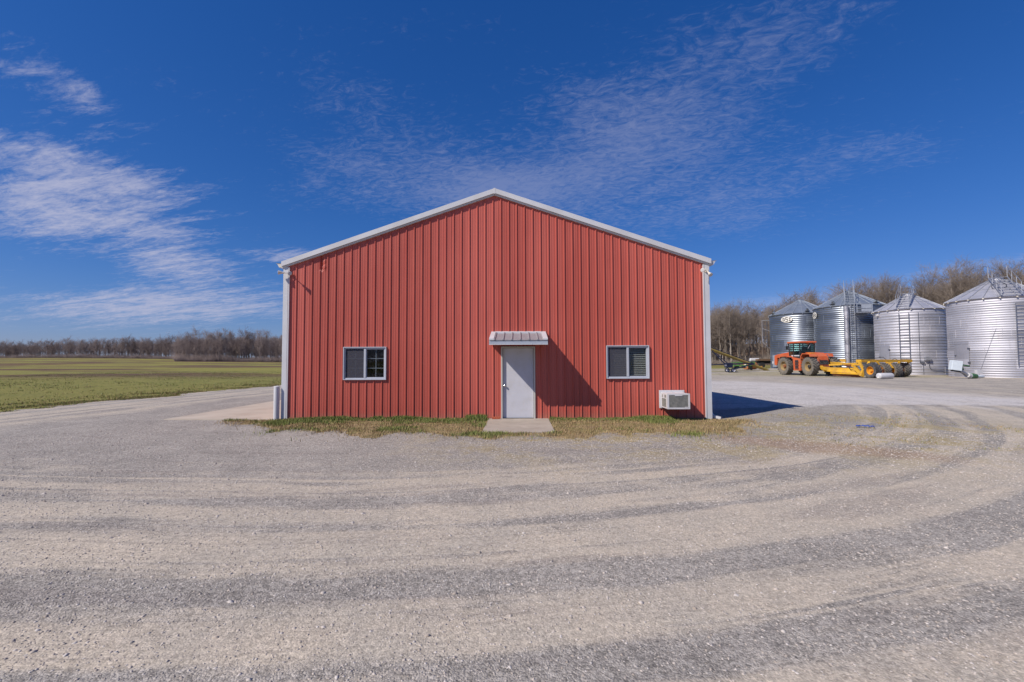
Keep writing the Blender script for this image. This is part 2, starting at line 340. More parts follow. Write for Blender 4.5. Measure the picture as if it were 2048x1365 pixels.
# ------------------------------------------------------------------ ground
def groundmat():
    m = bpy.data.materials.new('field_grass'); m.use_nodes = True; t = NT(m.node_tree)
    p = t.n('ShaderNodeNewGeometry').outputs['Position']; x, y, z = t.sep(p)
    a = t.noise(p, 0.55, 7, 0.72); b = t.noise(p, 4.0, 5, 0.75); g = t.noise(p, 0.05, 3)
    c = t.mix(t.mr(a, 0.3, 0.7), (0.105, 0.138, 0.022), (0.255, 0.235, 0.052))
    c = t.mix(t.m('MULTIPLY', t.mr(b, 0.35, 0.66), 0.85), c, (0.31, 0.27, 0.105))
    c = t.mix(t.m('MULTIPLY', t.mr(g, 0.4, 0.65), 0.55), c, (0.27, 0.24, 0.07))
    # tilled strips lie far out, long in the x direction
    st = t.noise(t.xyz(t.m('MULTIPLY', t.m('ADD', x, t.m('MULTIPLY', y, 0.25)), 0.017), t.m('MULTIPLY', y, 0.036), 4.0), 1.0, 5, 0.62, 0.25)
    far = t.mr(y, 26, 48); brown = t.m('MULTIPLY', t.mr(st, 0.46, 0.54), far)
    brown = t.m('MULTIPLY', brown, t.mr(t.noise(p, 0.6, 4), 0.2, 0.5, 0.6, 1.0))
    c = t.mix(brown, c, (0.135, 0.082, 0.058))
    yel = t.m('MULTIPLY', t.mr(t.noise(t.xyz(t.m('MULTIPLY', x, 0.012), t.m('MULTIPLY', y, 0.09), 9.0), 1.0, 4, 0.6), 0.52, 0.62), far)
    c = t.mix(t.m('MULTIPLY', yel, 0.6), c, (0.33, 0.27, 0.055))
    # leaf litter under the woods
    lit = t.mr(t.m('ADD', t.m('ADD', t.m('MULTIPLY', x, float(TLN[0])), t.m('MULTIPLY', y, float(TLN[1]))), -float(TL0 @ TLN)), -7, -1)
    c = t.mix(t.m('MULTIPLY', lit, t.mr(x, 20, 40)), c, (0.15, 0.105, 0.075))
    bm = t.n('ShaderNodeBump', {'Height': t.noise(p, 9, 5, 0.7), 'Strength': 0.9, 'Distance': 0.12})
    t.n('ShaderNodeOutputMaterial', {0: t.n('ShaderNodeBsdfPrincipled', {'Base Color': c, 'Roughness': 0.95, 'Specular IOR Level': 0.15, 'Normal': bm.outputs[0]})})
    return m
def grid_obj(name, xs, ys, zoff, m, hfun=H, keep=None):
    X, Y = np.meshgrid(xs, ys); Z = hfun(X, Y)+zoff
    V = np.stack([X, Y, Z], -1).reshape(-1, 3); nx = len(xs); ny = len(ys)
    i = np.arange((ny-1)*(nx-1)); r, c = i//(nx-1), i % (nx-1); a = r*nx+c
    F = np.stack([a, a+1, a+nx+1, a+nx], 1)
    if keep is not None:
        cxy = V[F].mean(1); F = F[keep(cxy[:, 0], cxy[:, 1])]
    return mobj(name, npmesh(name, V, F), m, smooth=True)
def stretch(lo, hi, n, k):
    t = np.linspace(-1, 1, n); s = np.sinh(k*t)/math.sinh(k)
    return np.where(s < 0, -s*lo, s*hi)
xs = stretch(-3500, 3500, 161, 5.0); ys = stretch(-1500, 3500, 161, 5.0)+10
tag(grid_obj('ground', xs, ys, -0.012, groundmat()), 'green and brown farm field reaching to the treeline', 'ground', kind='structure')

def yardmat():
    m = bpy.data.materials.new('gravel'); m.use_nodes = True; t = NT(m.node_tree)
    p = t.n('ShaderNodeNewGeometry').outputs['Position']; x, y, z = t.sep(p)
    wob = t.noise(p, 0.16, 3)
    dx0 = t.m('ADD', x, 2.2); dxx = t.m('MULTIPLY', dx0, t.mr(dx0, -2.0, 1.0, 0.62, 1.0)); dyy = t.m('MINIMUM', t.m('SUBTRACT', y, 10.5), 0.0)
    u = t.m('SQRT', t.m('ADD', t.m('POWER', dxx, 2.0), t.m('POWER', dyy, 2.0)))
    u = t.m('ADD', u, t.m('MULTIPLY', t.m('SUBTRACT', wob, 0.5), 0.5))
    ang = t.m('ARCTAN2', dxx, t.m('MULTIPLY', dyy, -1.0))
    v = t.m('ADD', t.m('MULTIPLY', ang, 18.0), t.m('MULTIPLY', t.m('MAXIMUM', t.m('SUBTRACT', y, 10.5), 0.0), t.m('SIGN', dxx)))
    # the straight road along the field side
    lw = t.m('MULTIPLY', t.mr(x, -8.5, -12.0), t.mr(y, -5.0, -1.5))
    ul = t.m('ADD', t.m('ADD', t.m('MULTIPLY', x, -1.0), t.m('MULTIPLY', y, 0.085)), t.m('ADD', 3.9, t.m('MULTIPLY', wob, 0.4)))
    u = t.m('ADD', t.m('MULTIPLY', u, t.m('SUBTRACT', 1.0, lw)), t.m('MULTIPLY', ul, lw))
    v = t.m('ADD', t.m('MULTIPLY', v, t.m('SUBTRACT', 1.0, lw)), t.m('MULTIPLY', t.m('MULTIPLY', y, 1.0), lw))
    s1 = t.noise(t.xyz(t.m('MULTIPLY', u, 1.0), t.m('MULTIPLY', v, 0.055), 5.3), 1.0, 4, 0.55)
    s2 = t.noise(t.xyz(t.m('MULTIPLY', u, 4.2), t.m('MULTIPLY', v, 0.22), 1.3), 1.0, 4, 0.6, 0.2)
    s3 = t.noise(t.xyz(t.m('MULTIPLY', u, 14.0), t.m('MULTIPLY', v, 1.6), 2.3), 1.0, 4, 0.65, 0.3)
    s4 = t.noise(t.xyz(t.m('MULTIPLY', u, 7.0), t.m('MULTIPLY', v, 0.9), 6.1), 1.0, 5, 0.7, 0.5); pt = t.noise(p, 0.8, 6, 0.66, 0.4); pm = t.noise(p, 5.0, 5, 0.7)
    val = t.m('ADD', t.m('ADD', t.m('MULTIPLY', s1, 0.40), t.m('MULTIPLY', s2, 0.62)), t.m('ADD', t.m('ADD', t.m('MULTIPLY', s3, 0.22), t.m('MULTIPLY', s4, 0.42)), t.m('MULTIPLY', pt, 0.50)))
    bias = t.mr(u, 15.6, 17.2, -0.24, 0.0)
    brk = t.mr(t.noise(t.xyz(t.m('MULTIPLY', u, 2.1), t.m('MULTIPLY', v, 0.2), 12.3), 1.0, 5, 0.65), 0.38, 0.6, 0.5, 1.3)
    def lane(c0, w, amp):
        q = t.m('DIVIDE', t.m('SUBTRACT', u, c0), w); return t.m('MULTIPLY', t.m('MULTIPLY', brk, t.m('EXPONENT', t.m('MULTIPLY', t.m('POWER', q, 4.0), -1.0))), amp)
    for c0, w, amp in ((19.42, 0.40, 0.40), (20.72, 0.21, 0.36), (20.13, 0.24, -0.16), (18.45, 0.17, 0.20), (17.4, 0.17, 0.17), (17.95, 0.16, -0.14), (21.62, 0.14, 0.22), (22.0, 0.10, -0.10), (22.35, 0.16, 0.22), (23.0, 0.12, 0.20), (23.5, 0.2, 0.2), (24.2, 0.15, 0.2), (21.9, 0.03, 0.2), (17.0, 0.035, 0.2), (17.62, 0.03, -0.2), (19.2, 0.03, -0.18), (20.85, 0.03, -0.2), (21.18, 0.17, -0.16), (18.86, 0.10, -0.18), (19.60, 0.05, -0.30), (16.8, 0.14, -0.10)):
        bias = t.m('ADD', bias, lane(c0, w, amp))
    # the pale compacted lanes
    def lane2(c0, w, amp):
        q = t.m('DIVIDE', t.m('SUBTRACT', u2, c0), w); return t.m('MULTIPLY', t.m('EXPONENT', t.m('MULTIPLY', t.m('POWER', q, 4.0), -1.0)), amp)
    u2 = t.m('ADD', t.m('SQRT', t.m('ADD', t.m('POWER', t.m('ADD', x, 7.5), 2.0), t.m('POWER', t.m('SUBTRACT', y, 12.5), 2.0))), t.m('MULTIPLY', wob, 0.5))
    br = t.mr(t.noise(t.xyz(t.m('MULTIPLY', u2, 0.8), t.m('MULTIPLY', v, 0.12), 3.9), 1.0, 3), 0.4, 0.6)
    for c0, w, amp in ((22.2, 0.13, 0.16), (22.75, 0.1, -0.12), (23.4, 0.16, 0.16), (21.3, 0.12, -0.10), (20.5, 0.13, 0.14), (24.3, 0.2, 0.16), (24.8, 0.12, -0.12), (25.6, 0.2, 0.14)):
        bias = t.m('ADD', bias, t.m('MULTIPLY', lane2(c0, w, amp), br))
    tan = t.mr(t.m('ADD', val, bias), 0.94, 1.24)
    tan = t.m('MULTIPLY', tan, t.mr(pm, 0.25, 0.6, 0.72, 1.0))
    grey = t.mix(t.mr(t.m('ADD', t.m('MULTIPLY', pt, 0.6), t.m('MULTIPLY', pm, 0.4)), 0.35, 0.65), (0.290, 0.263, 0.232), (0.385, 0.348, 0.306))
    tcol = t.mix(t.mr(t.noise(p, 1.4, 4), 0.3, 0.7), (0.44, 0.385, 0.315), (0.51, 0.435, 0.345))
    c = t.mix(tan, grey, tcol)
    # damp, darker, compacted patches
    dk = t.m('MULTIPLY', t.mr(t.noise(t.xyz(t.m('MULTIPLY', u, 2.4), t.m('MULTIPLY', v, 0.35), 8.3), 1.0, 5, 0.6, 0.3), 0.52, 0.68), 0.45)
    c = t.mix(dk, c, (0.255, 0.222, 0.20))
    # fresh white limestone beside the building
    wedge = t.m('MULTIPLY', t.mr(t.m('ADD', t.m('ADD', y, t.m('MULTIPLY', pt, 4.0)), t.m('MULTIPLY', pm, 2.0)), 5.2, 6.6), t.mr(t.m('ADD', t.m('ADD', x, t.m('MULTIPLY', y, 0.25)), t.m('MULTIPLY', wob, 5.0)), 23.5, 27.5, 1.0, 0.0))
    wedge = t.m('MULTIPLY', wedge, t.mr(x, 5.5, 6.3)); wedge = t.m('MULTIPLY', wedge, t.mr(y, 19, 25, 1.0, 0.0))
    c = t.mix(t.m('MULTIPLY', wedge, t.mr(t.m('ADD', t.m('MULTIPLY', pm, .5), t.m('MULTIPLY', pt, .5)), 0.3, 0.6, 0.35, 0.95)), c, (0.56, 0.52, 0.495))
    # weeds and moss thin out away from the lawn
    wd = t.m('MULTIPLY', t.mr(y, -7.2, -3.2), t.mr(y, 1.5, -0.6)); wd = t.m('MULTIPLY', wd, t.m('MULTIPLY', t.mr(x, -3, 1), t.mr(x, 15, 10)))
    wd = t.m('MULTIPLY', wd, t.mr(t.m('ADD', t.m('MULTIPLY', pt, 0.6), t.m('MULTIPLY', pm, 0.4)), 0.46, 0.58))
    c = t.mix(t.m('MULTIPLY', wd, 0.7), c, (0.33, 0.255, 0.10))
    wd2 = t.m('MULTIPLY', t.m('MULTIPLY', t.mr(y, 27, 31), t.mr(x, 12, 16)), t.mr(t.noise(t.xyz(t.m('MULTIPLY', x, .07), t.m('MULTIPLY', y, .5)), 1.0, 4), 0.44, 0.55))
    c = t.mix(t.m('MULTIPLY', wd2, 0.6), c, (0.27, 0.24, 0.085))
    # rusty brown dirt smear
    rx = t.m('ADD', t.m('MULTIPLY', t.m('SUBTRACT', x, 6.6), 0.42), t.m('MULTIPLY', t.m('ADD', y, 4.1), -0.30))
    ry = t.m('ADD', t.m('MULTIPLY', t.m('SUBTRACT', x, 6.6), 0.75), t.m('MULTIPLY', t.m('ADD', y, 4.1), 1.1))
    rr = t.m('ADD', t.m('POWER', rx, 2.0), t.m('POWER', ry, 2.0)); rr = t.m('ADD', rr, t.m('MULTIPLY', t.m('SUBTRACT', pt, 0.5), 2.2))
    c = t.mix(t.mr(rr, 0.2, 1.5, 0.75, 0.0), c, (0.32, 0.225, 0.155))
    # stones
    vo = t.n('ShaderNodeTexVoronoi', {'Vector': p, 'Scale': 85.0}); vo2 = t.n('ShaderNodeTexVoronoi', {'Vector': p, 'Scale': 30.0})
    rnd = t.sep(vo.outputs['Color'])[0]; rnd2 = t.sep(vo2.outputs['Color'])[1]
    k = t.m('ADD', t.m('MULTIPLY', rnd, 0.62), t.m('MULTIPLY', rnd2, 0.42)); k = t.m('ADD', t.m('MULTIPLY', t.m('SUBTRACT', k, 0.52), t.mr(tan, 0, 1, 0.95, 0.5)), 1.0)
    k = t.m('MULTIPLY', k, t.mr(t.noise(p, 34, 4, 0.75), 0.25, 0.7, 0.74, 1.16))
    c = t.mix(1.0, c, t.n('ShaderNodeCombineColor', {0: k, 1: k, 2: k}).outputs[0], 'MULTIPLY')
    hgt = t.m('ADD', t.m('MULTIPLY', vo.outputs['Distance'], -0.8), t.m('MULTIPLY', t.noise(p, 55, 4, 0.75), 1.0))
    bm = t.n('ShaderNodeBump', {'Height': hgt, 'Strength': t.mr(tan, 0, 1, 0.7, 0.42), 'Distance': 0.010})
    bm2 = t.n('ShaderNodeBump', {'Height': t.m('ADD', t.m('MULTIPLY', t.m('ADD', s2, t.m('MULTIPLY', bias, 0.8)), 0.6), t.m('ADD', t.m('MULTIPLY', s4, 0.3), t.m('MULTIPLY', pm, 0.3))), 'Strength': 0.5, 'Distance': 0.07, 'Normal': bm.outputs[0]})
    t.n('ShaderNodeOutputMaterial', {0: t.n('ShaderNodeBsdfPrincipled', {'Base Color': c, 'Roughness': 0.93, 'Specular IOR Level': 0.2, 'Normal': bm2.outputs[0]})})
    return m
def edge_x(y): return -17.0 + 0.28*(vnoise(y*1.7, 0*y, 5)-0.5)*2 + 0.5*(vnoise(y*0.35, 0*y, 6)-0.5)*2 + 0.10*(y-5)*0.35
ysy = np.concatenate([np.linspace(-60, -14, 40), np.arange(-13.8, 45, 0.2), np.linspace(45, 260, 80)])
tt = np.concatenate([np.linspace(0, 0.4, 120), np.linspace(0.405, 1, 60)])
def mic(X, Y): return 0.024*(vnoise(X*0.4, Y*0.4, 4)-0.5)*(Y < 40)
def yard():
    Y, T = np.meshgrid(ysy, tt, indexing='ij')
    xl = edge_x(Y); xr = np.where(Y < 55, 62 + 2.0*vnoise(Y*0.3, Y*0, 9), 62-np.clip((Y-55)/5, 0, 1)*72.)
    X = xl+(xr-xl)*T
    V = np.stack([X, Y, H(X, Y)+0.006+mic(X, Y)], -1).reshape(-1, 3); ny, nx = X.shape
    i = np.arange((ny-1)*(nx-1)); r, c = i//(nx-1), i % (nx-1); a = r*nx+c
    return mobj('gravel_yard', npmesh('gravel_yard', V, np.stack([a, a+1, a+nx+1, a+nx], 1)), yardmat(), smooth=True)
tag(yard(), 'pale grey and tan gravel farmyard with sweeping tyre tracks', 'gravel yard', kind='structure')

# lawn strip: soil under the blades
def strip_front(x):
    b = np.interp(x, [-7.6, -7.0, -6.0, -5.0, -3, 0, 3, 5, 6.0, 6.8, 7.3], [-0.5, -0.9, -1.5, -2.2, -2.9, -3.1, -3.0, -2.6, -2.1, -1.3, -0.5])
    return b + 0.35*(vnoise(x*1.9, 0*x, 21)-0.5)*2 + 0.18*(vnoise(x*6.1, 0*x, 22)-0.5)*2
def strip_back(x): return np.where(x > 6.15, -0.15+0.15*vnoise(x*3, 0*x, 2), np.where(x < -6.1, -0.12, 0.0))
def soilmat():
    m = bpy.data.materials.new('lawn_thatch'); m.use_nodes = True; t = NT(m.node_tree)
    p = t.n('ShaderNodeNewGeometry').outputs['Position']
    a = t.noise(p, 1.6, 5, 0.65); b = t.noise(p, 18, 4, 0.7)
    c = t.mix(t.mr(a, 0.35, 0.62), (0.30, 0.215, 0.13), (0.17, 0.165, 0.05))
    c = t.mix(t.m('MULTIPLY', t.mr(b, 0.3, 0.7), 0.7), c, (0.36, 0.265, 0.155))
    bm = t.n('ShaderNodeBump', {'Height': t.noise(p, 40, 4, 0.7), 'Strength': 0.8, 'Distance': 0.03})
    t.n('ShaderNodeOutputMaterial', {0: t.n('ShaderNodeBsdfPrincipled', {'Base Color': c, 'Roughness': 0.95, 'Specular IOR Level': 0.1, 'Normal': bm.outputs[0]})})
    return m
def soil():
    xs = np.arange(-7.6, 7.3, 0.06); ts = np.linspace(0, 1, 40)
    X, T = np.meshgrid(xs, ts, indexing='ij'); Y = strip_front(X)*(1-T)+strip_back(X)*T
    keep = (X > -0.2) & (X < 1.54)
    Y = np.where(keep & (Y > -2.40), Y, Y)
    Z = H(X, Y)+0.030+0.030*(vnoise(X*3, Y*3, 8)-0.5)+0.034*(vnoise(X*9, Y*9, 9)-0.5)*np.exp(-(Y-strip_front(X))/0.5)-0.060*np.exp(-(Y-strip_front(X))/0.30)-0.08*np.exp(-(7.45-np.abs(X+0.15))/0.4)
    V = np.stack([X, Y, Z], -1).reshape(-1, 3); ny, nx = X.shape
    i = np.arange((ny-1)*(nx-1)); r, c = i//(nx-1), i % (nx-1); a = r*nx+c
    return mobj('lawn_ground', npmesh('lawn_ground', V, np.stack([a, a+1, a+nx+1, a+nx], 1)), soilmat(), smooth=True)
tag(soil(), 'thatch and soil strip along the foot of the red wall', 'lawn', kind='structure')

def blademat():
    m = bpy.data.materials.new('grass_blades'); m.use_nodes = True; t = NT(m.node_tree)
    at = t.n('ShaderNodeAttribute', attribute_name='tone').outputs['Color']
    r, g, b = t.sep(at)
    grn = t.mix(g, (0.085, 0.145, 0.03), (0.24, 0.28, 0.07)); dry = t.mix(g, (0.27, 0.165, 0.085), (0.50, 0.37, 0.21))
    c = t.mix(r, grn, dry)
    t.n('ShaderNodeOutputMaterial', {0: t.n('ShaderNodeBsdfPrincipled', {'Base Color': c, 'Roughness': 0.75, 'Specular IOR Level': 0.2})})
    return m
BLADE = blademat()
def blades(name, P, h, dry, label, cat, wid=0.006):
    """P (n,3) roots, h (n,) heights, dry (n,) 0 green .. 1 straw"""
    n = len(P); a = RNG.uniform(0, 2*PI, n); lean = RNG.uniform(0.1, 0.75, n)*h; la = RNG.uniform(0, 2*PI, n)
    w = wid*RNG.uniform(0.6, 1.5, n)
    d = np.stack([np.cos(a)*w, np.sin(a)*w, 0*a], 1); L = np.stack([np.cos(la)*lean, np.sin(la)*lean, h], 1)
    mid = P+L*np.array([0.35, 0.35, 0.6]); tip = P+L
    V = np.stack([P-d, P+d, mid+d*0.7, mid-d*0.7, tip], 1).reshape(-1, 3)
    b = np.arange(n)*5
    T = np.concatenate([np.stack([b, b+1, b+2], 1), np.stack([b, b+2, b+3], 1), np.stack([b+3, b+2, b+4], 1)])
    me = npmesh(name, V, T)
    at = me.color_attributes.new('tone', 'FLOAT_COLOR', 'POINT')
    g = np.repeat(RNG.uniform(0, 1, n), 5); dd = np.repeat(np.clip(dry, 0, 1), 5)
    at.data.foreach_set('color', np.stack([dd, g, g, np.ones_like(g)], 1).astype(np.float32).ravel())
    return tag(mobj(name, me, BLADE), label, cat, kind='stuff')
def clump_mask(x, y): return vnoise(x*0.9+3, y*1.5, 31)*0.5+vnoise(x*2.7, y*4.1, 32)*0.35+vnoise(x*8, y*8, 33)*0.15
n = 105000
X = RNG.uniform(-7.7, 7.25, n); Y = RNG.uniform(-3.6, 0.0, n)
fr = strip_front(X); bk = strip_back(X); cm = clump_mask(X, Y)
ok = (Y > fr+0.25-0.30*RNG.exponential(1, n)) & (Y < bk-0.02) & ~((X > -0.17) & (X < 1.51) & (Y > -2.42))
edge = np.clip((Y-fr)/0.9, 0, 1)
ok &= RNG.uniform(0, 1, n) < (0.25+0.75*edge)*(0.35+0.9*sm((cm-0.28)/0.3))
X, Y, cm = X[ok], Y[ok], cm[ok]
dry = np.where(RNG.uniform(0, 1, len(X)) < sm((0.62-cm)/0.2+0.25*(X > 2)+0.30), RNG.uniform(.7, 1, len(X)), RNG.uniform(0, .35, len(X)))
hh = 0.02+0.055*RNG.uniform(0, 1, len(X))**1.5+0.03*sm((cm-0.5)/0.2)
blades('lawn_grass', np.stack([X, Y, H(X, Y)+0.016], 1), hh, dry, 'short patchy green and straw grass strip in front of the red wall', 'grass', 0.0055)
# the taller lush fringe against the wall
n = 60000
X = RNG.uniform(-6.15, 6.0, n); Y = -RNG.exponential(0.20, n)-0.02
amp = sm((vnoise(X*1.1, X*0, 41)*0.5+vnoise(X*3.3, X*0, 42)*0.3+vnoise(X*9.5, Y*6, 43)*0.2-0.30)/0.38)
zone = np.where(X < -0.25, 0.55+0.45*sm((X+5.6)/1.5), np.where(X < 1.55, 0.0, np.where(X < 3.3, 0.75, np.where(X < 5.1, 0.95, 0.25))))
zone = np.where(X > 1.55, np.interp(X, [1.55, 2.4, 2.8, 3.6, 4.2, 4.9, 5.3, 6], [.95, .75, .3, .45, 1.0, .85, .25, .12]), zone)
zone = np.where((X > -1.3) & (X < -0.8), 0.3, zone); zone = np.where((X > -0.8) & (X < -0.25), 1.3, zone)
lim = np.where((X > -1.1) & (X < -0.25), 0.75, 0.55)
ok = (RNG.uniform(0, 1, n) < amp*zone+0.08*(zone > 0)) & (-Y < lim*(0.5+0.6*amp))
X, Y, amp, zone = X[ok], Y[ok], amp[ok], zone[ok]
hh = (0.045+0.12*amp*zone*RNG.uniform(0.2, 1.0, len(X))**1.5)*np.clip(1.15+Y*0.9, 0.35, 1)
blades('wall_grass', np.stack([X, Y, H(X, Y)+0.01], 1), hh, np.where(RNG.uniform(0, 1, len(X)) < 0.07, 0.8, RNG.uniform(0, .18, len(X))), 'lush green weeds and grass growing against the foot of the wall', 'grass', 0.007)
# ragged tufts along the field edge of the road
n = 60000
Y = RNG.uniform(-8, 34, n); off = RNG.exponential(1.4, n)-0.35; X = edge_x(Y)-off
X, Y = X[off < 9], Y[off < 9]
cmf = vnoise(X*1.1, Y*0.8, 51)*0.6+vnoise(X*3, Y*3, 52)*0.4
ok = RNG.uniform(0, 1, len(X)) < sm((cmf-0.3)/0.35); X, Y, cmf = X[ok], Y[ok], cmf[ok]
blades('field_edge_grass', np.stack([X, Y, H(X, Y)-0.01], 1), 0.02+0.055*RNG.uniform(0, 1, len(X))**2, np.where(RNG.uniform(0, 1, len(X)) < 0.40, 0.85, 0.15), 'ragged grass tufts along the edge of the gravel road', 'grass', 0.013)
# clumps standing in the nearer part of the field
n = 70000
D_ = 4+46*RNG.uniform(0, 1, n)**0.8; Y = RNG.uniform(-10, 62, n); X = edge_x(np.clip(Y, -60, 60))-D_
ck = vnoise(X*0.45, Y*0.35, 55)*0.45+vnoise(X*1.6, Y*1.3, 56)*0.55
ok = RNG.uniform(0, 1, n) < sm((ck-0.42)/0.25); X, Y, ck = X[ok], Y[ok], ck[ok]
blades('field_grass', np.stack([X, Y, H(X, Y)-0.012], 1), 0.025+0.055*RNG.uniform(0, 1, len(X))**2*sm((ck-0.4)/0.3), np.where(RNG.uniform(0, 1, len(X)) < 0.42, 0.8, 0.1), 'low clumpy winter grass in the nearer part of the field', 'grass', 0.022)
# sparse weeds right of the lawn
n = 9000
X = RNG.uniform(4.5, 13, n); Y = RNG.uniform(-4.5, 1.0, n); cw = vnoise(X*0.8, Y*1.2, 61)*0.5+vnoise(X*3, Y*3, 62)*0.5
ok = (cw > 0.56) & ~((X < 6.4) & (Y > -0.2)); X, Y = X[ok], Y[ok]
blades('yard_weeds', np.stack([X, Y, H(X, Y)+mic(X, Y)+0.004], 1), RNG.uniform(0.012, 0.045, len(X)), np.where(RNG.uniform(0, 1, len(X)) < 0.6, 0.9, 0.3), 'thin scattered weeds in the gravel right of the building', 'weeds', 0.006)

# loose stones
def stonemat():
    m = bpy.data.materials.new('loose_stone'); m.use_nodes = True; t = NT(m.node_tree)
    at = t.n('ShaderNodeAttribute', attribute_name='tone').outputs['Color']
    r, g, b = t.sep(at)
    c = t.mix(r, (0.31, 0.28, 0.255), (0.60, 0.55, 0.51)); c = t.mix(t.m('MULTIPLY', g, 0.5), c, (0.42, 0.33, 0.25))
    t.n('ShaderNodeOutputMaterial', {0: t.n('ShaderNodeBsdfPrincipled', {'Base Color': c, 'Roughness': 0.9, 'Specular IOR Level': 0.2})}); return m
def stones(n):
    r = 1.5+12*RNG.uniform(0, 1, n)**0.8; a = RNG.uniform(-1.2, 1.2, n)
    X = CAM.x+r*np.sin(a)*1.35; Y = CAM.y+r*np.cos(a)
    cw = vnoise(X*0.9, Y*2.2, 71)*0.55+vnoise(X*4, Y*6, 72)*0.45
    ok = (RNG.uniform(0, 1, n) < 0.5+0.5*sm((cw-0.35)/0.3)) & ~((X > -7.5) & (X < 6.6) & (Y > -3.0)) & (Y < 3) & (X > -16.5) & ~((X < 6.4) & (Y > -0.3))
    X, Y, r = X[ok], Y[ok], r[ok]; n = len(X)
    s = (0.0035+0.006*RNG.uniform(0, 1, n)**2.5+0.008*(RNG.uniform(0, 1, n) < 0.008))*(0.85+0.06*r)
    O = np.array([(1, 0, 0), (0, 1, 0), (-1, 0, 0), (0, -1, 0), (0, 0, 1), (.6, .6, .5), (-.6, .55, .55), (-.6, -.6, .5), (.6, -.6, .55)])
    T = np.array([(0, 1, 5), (1, 2, 6), (2, 3, 7), (3, 0, 8), (0, 5, 8), (1, 6, 5), (2, 7, 6), (3, 8, 7), (5, 6, 4), (6, 7, 4), (7, 8, 4), (8, 5, 4)])
    jit = RNG.uniform(0.65, 1.35, (n, 9, 3)); V = O[None]*jit*s[:, None, None]*np.stack([RNG.uniform(.8, 1.5, n), RNG.uniform(.8, 1.3, n), RNG.uniform(.45, .85, n)], 1)[:, None, :]
    th = RNG.uniform(0, 2*PI, n); c, q = np.cos(th)[:, None], np.sin(th)[:, None]
    V = np.stack([V[:, :, 0]*c-V[:, :, 1]*q, V[:, :, 0]*q+V[:, :, 1]*c, V[:, :, 2]], -1)
    V += np.stack([X, Y, H(X, Y)+mic(X, Y)+0.006], 1)[:, None, :]
    F = (T[None]+(np.arange(n)*9)[:, None, None]).reshape(-1, 3)
    me = npmesh('loose_stones', V.reshape(-1, 3), F)
    at = me.color_attributes.new('tone', 'FLOAT_COLOR', 'POINT')
    k = np.repeat(RNG.uniform(0, 1, n)**1.2, 9); g = np.repeat(RNG.uniform(0, 1, n), 9)
    at.data.foreach_set('color', np.stack([k, g, g, np.ones_like(g)], 1).astype(np.float32).ravel())
    return tag(mobj('loose_stones', me, stonemat()), 'loose grey stones scattered over the near gravel', 'gravel', kind='stuff')
stones(150000)

# ------------------------------------------------------------------ concrete
tag(MB().box(-0.18, 1.52, -2.40, 0.02, -0.06, 0.052).build('door_slab', M['concrete'], bevel=0.012), 'small square concrete doorstep slab in front of the white door', 'slab', kind='structure')
pad = MB(); pad.box(-9.62, -6.12, 0.08, 4.55, -0.1, 0.03).box(-9.62, -6.12, 4.565, 9.1, -0.1, 0.03).box(-9.62, -6.12, 9.115, 18.3, -0.1, 0.03)
tag(pad.build('concrete_pad', M['pad'], bevel=0.008), 'tan concrete apron left of the red building', 'concrete pad', kind='structure')

# ------------------------------------------------------------------ the red building
HW = 6.10; LEN = 18.3; ZP = 6.60; SL = 0.3395
def zroof(x): return ZP - SL*abs(x)
B = empty('metal_building', (0, 0, 0))
tag(B, 'red corrugated steel farm building with white door and white trim', 'building')
WIN = [(-4.358, -3.119, 1.157, 2.103), (3.177, 4.386, 1.173, 2.117)]
DOOR = (0.173, 1.150, -0.02, 2.10)
def rib_profile(x0, x1, off=-0.052, pitch=0.2286):
    """(x, outward) samples of the sheet"""
    pts = []
    k0 = int((x0-off)/pitch)-2; k1 = int((x1-off)/pitch)+2
    for k in range(k0, k1+1):
        c = off+k*pitch
        pts += [(c-0.024, 0.0), (c-0.010, 0.026), (c+0.010, 0.026), (c+0.024, 0.0)]
        for q in (0.078, 0.150): pts += [(c+q-0.012, 0.0), (c+q-0.006, 0.0045), (c+q+0.006, 0.0045), (c+q+0.012, 0.0)]
    pts = sorted(p for p in pts if x0 < p[0] < x1)
    return [(x0, 0.0)]+pts+[(x1, 0.0)]
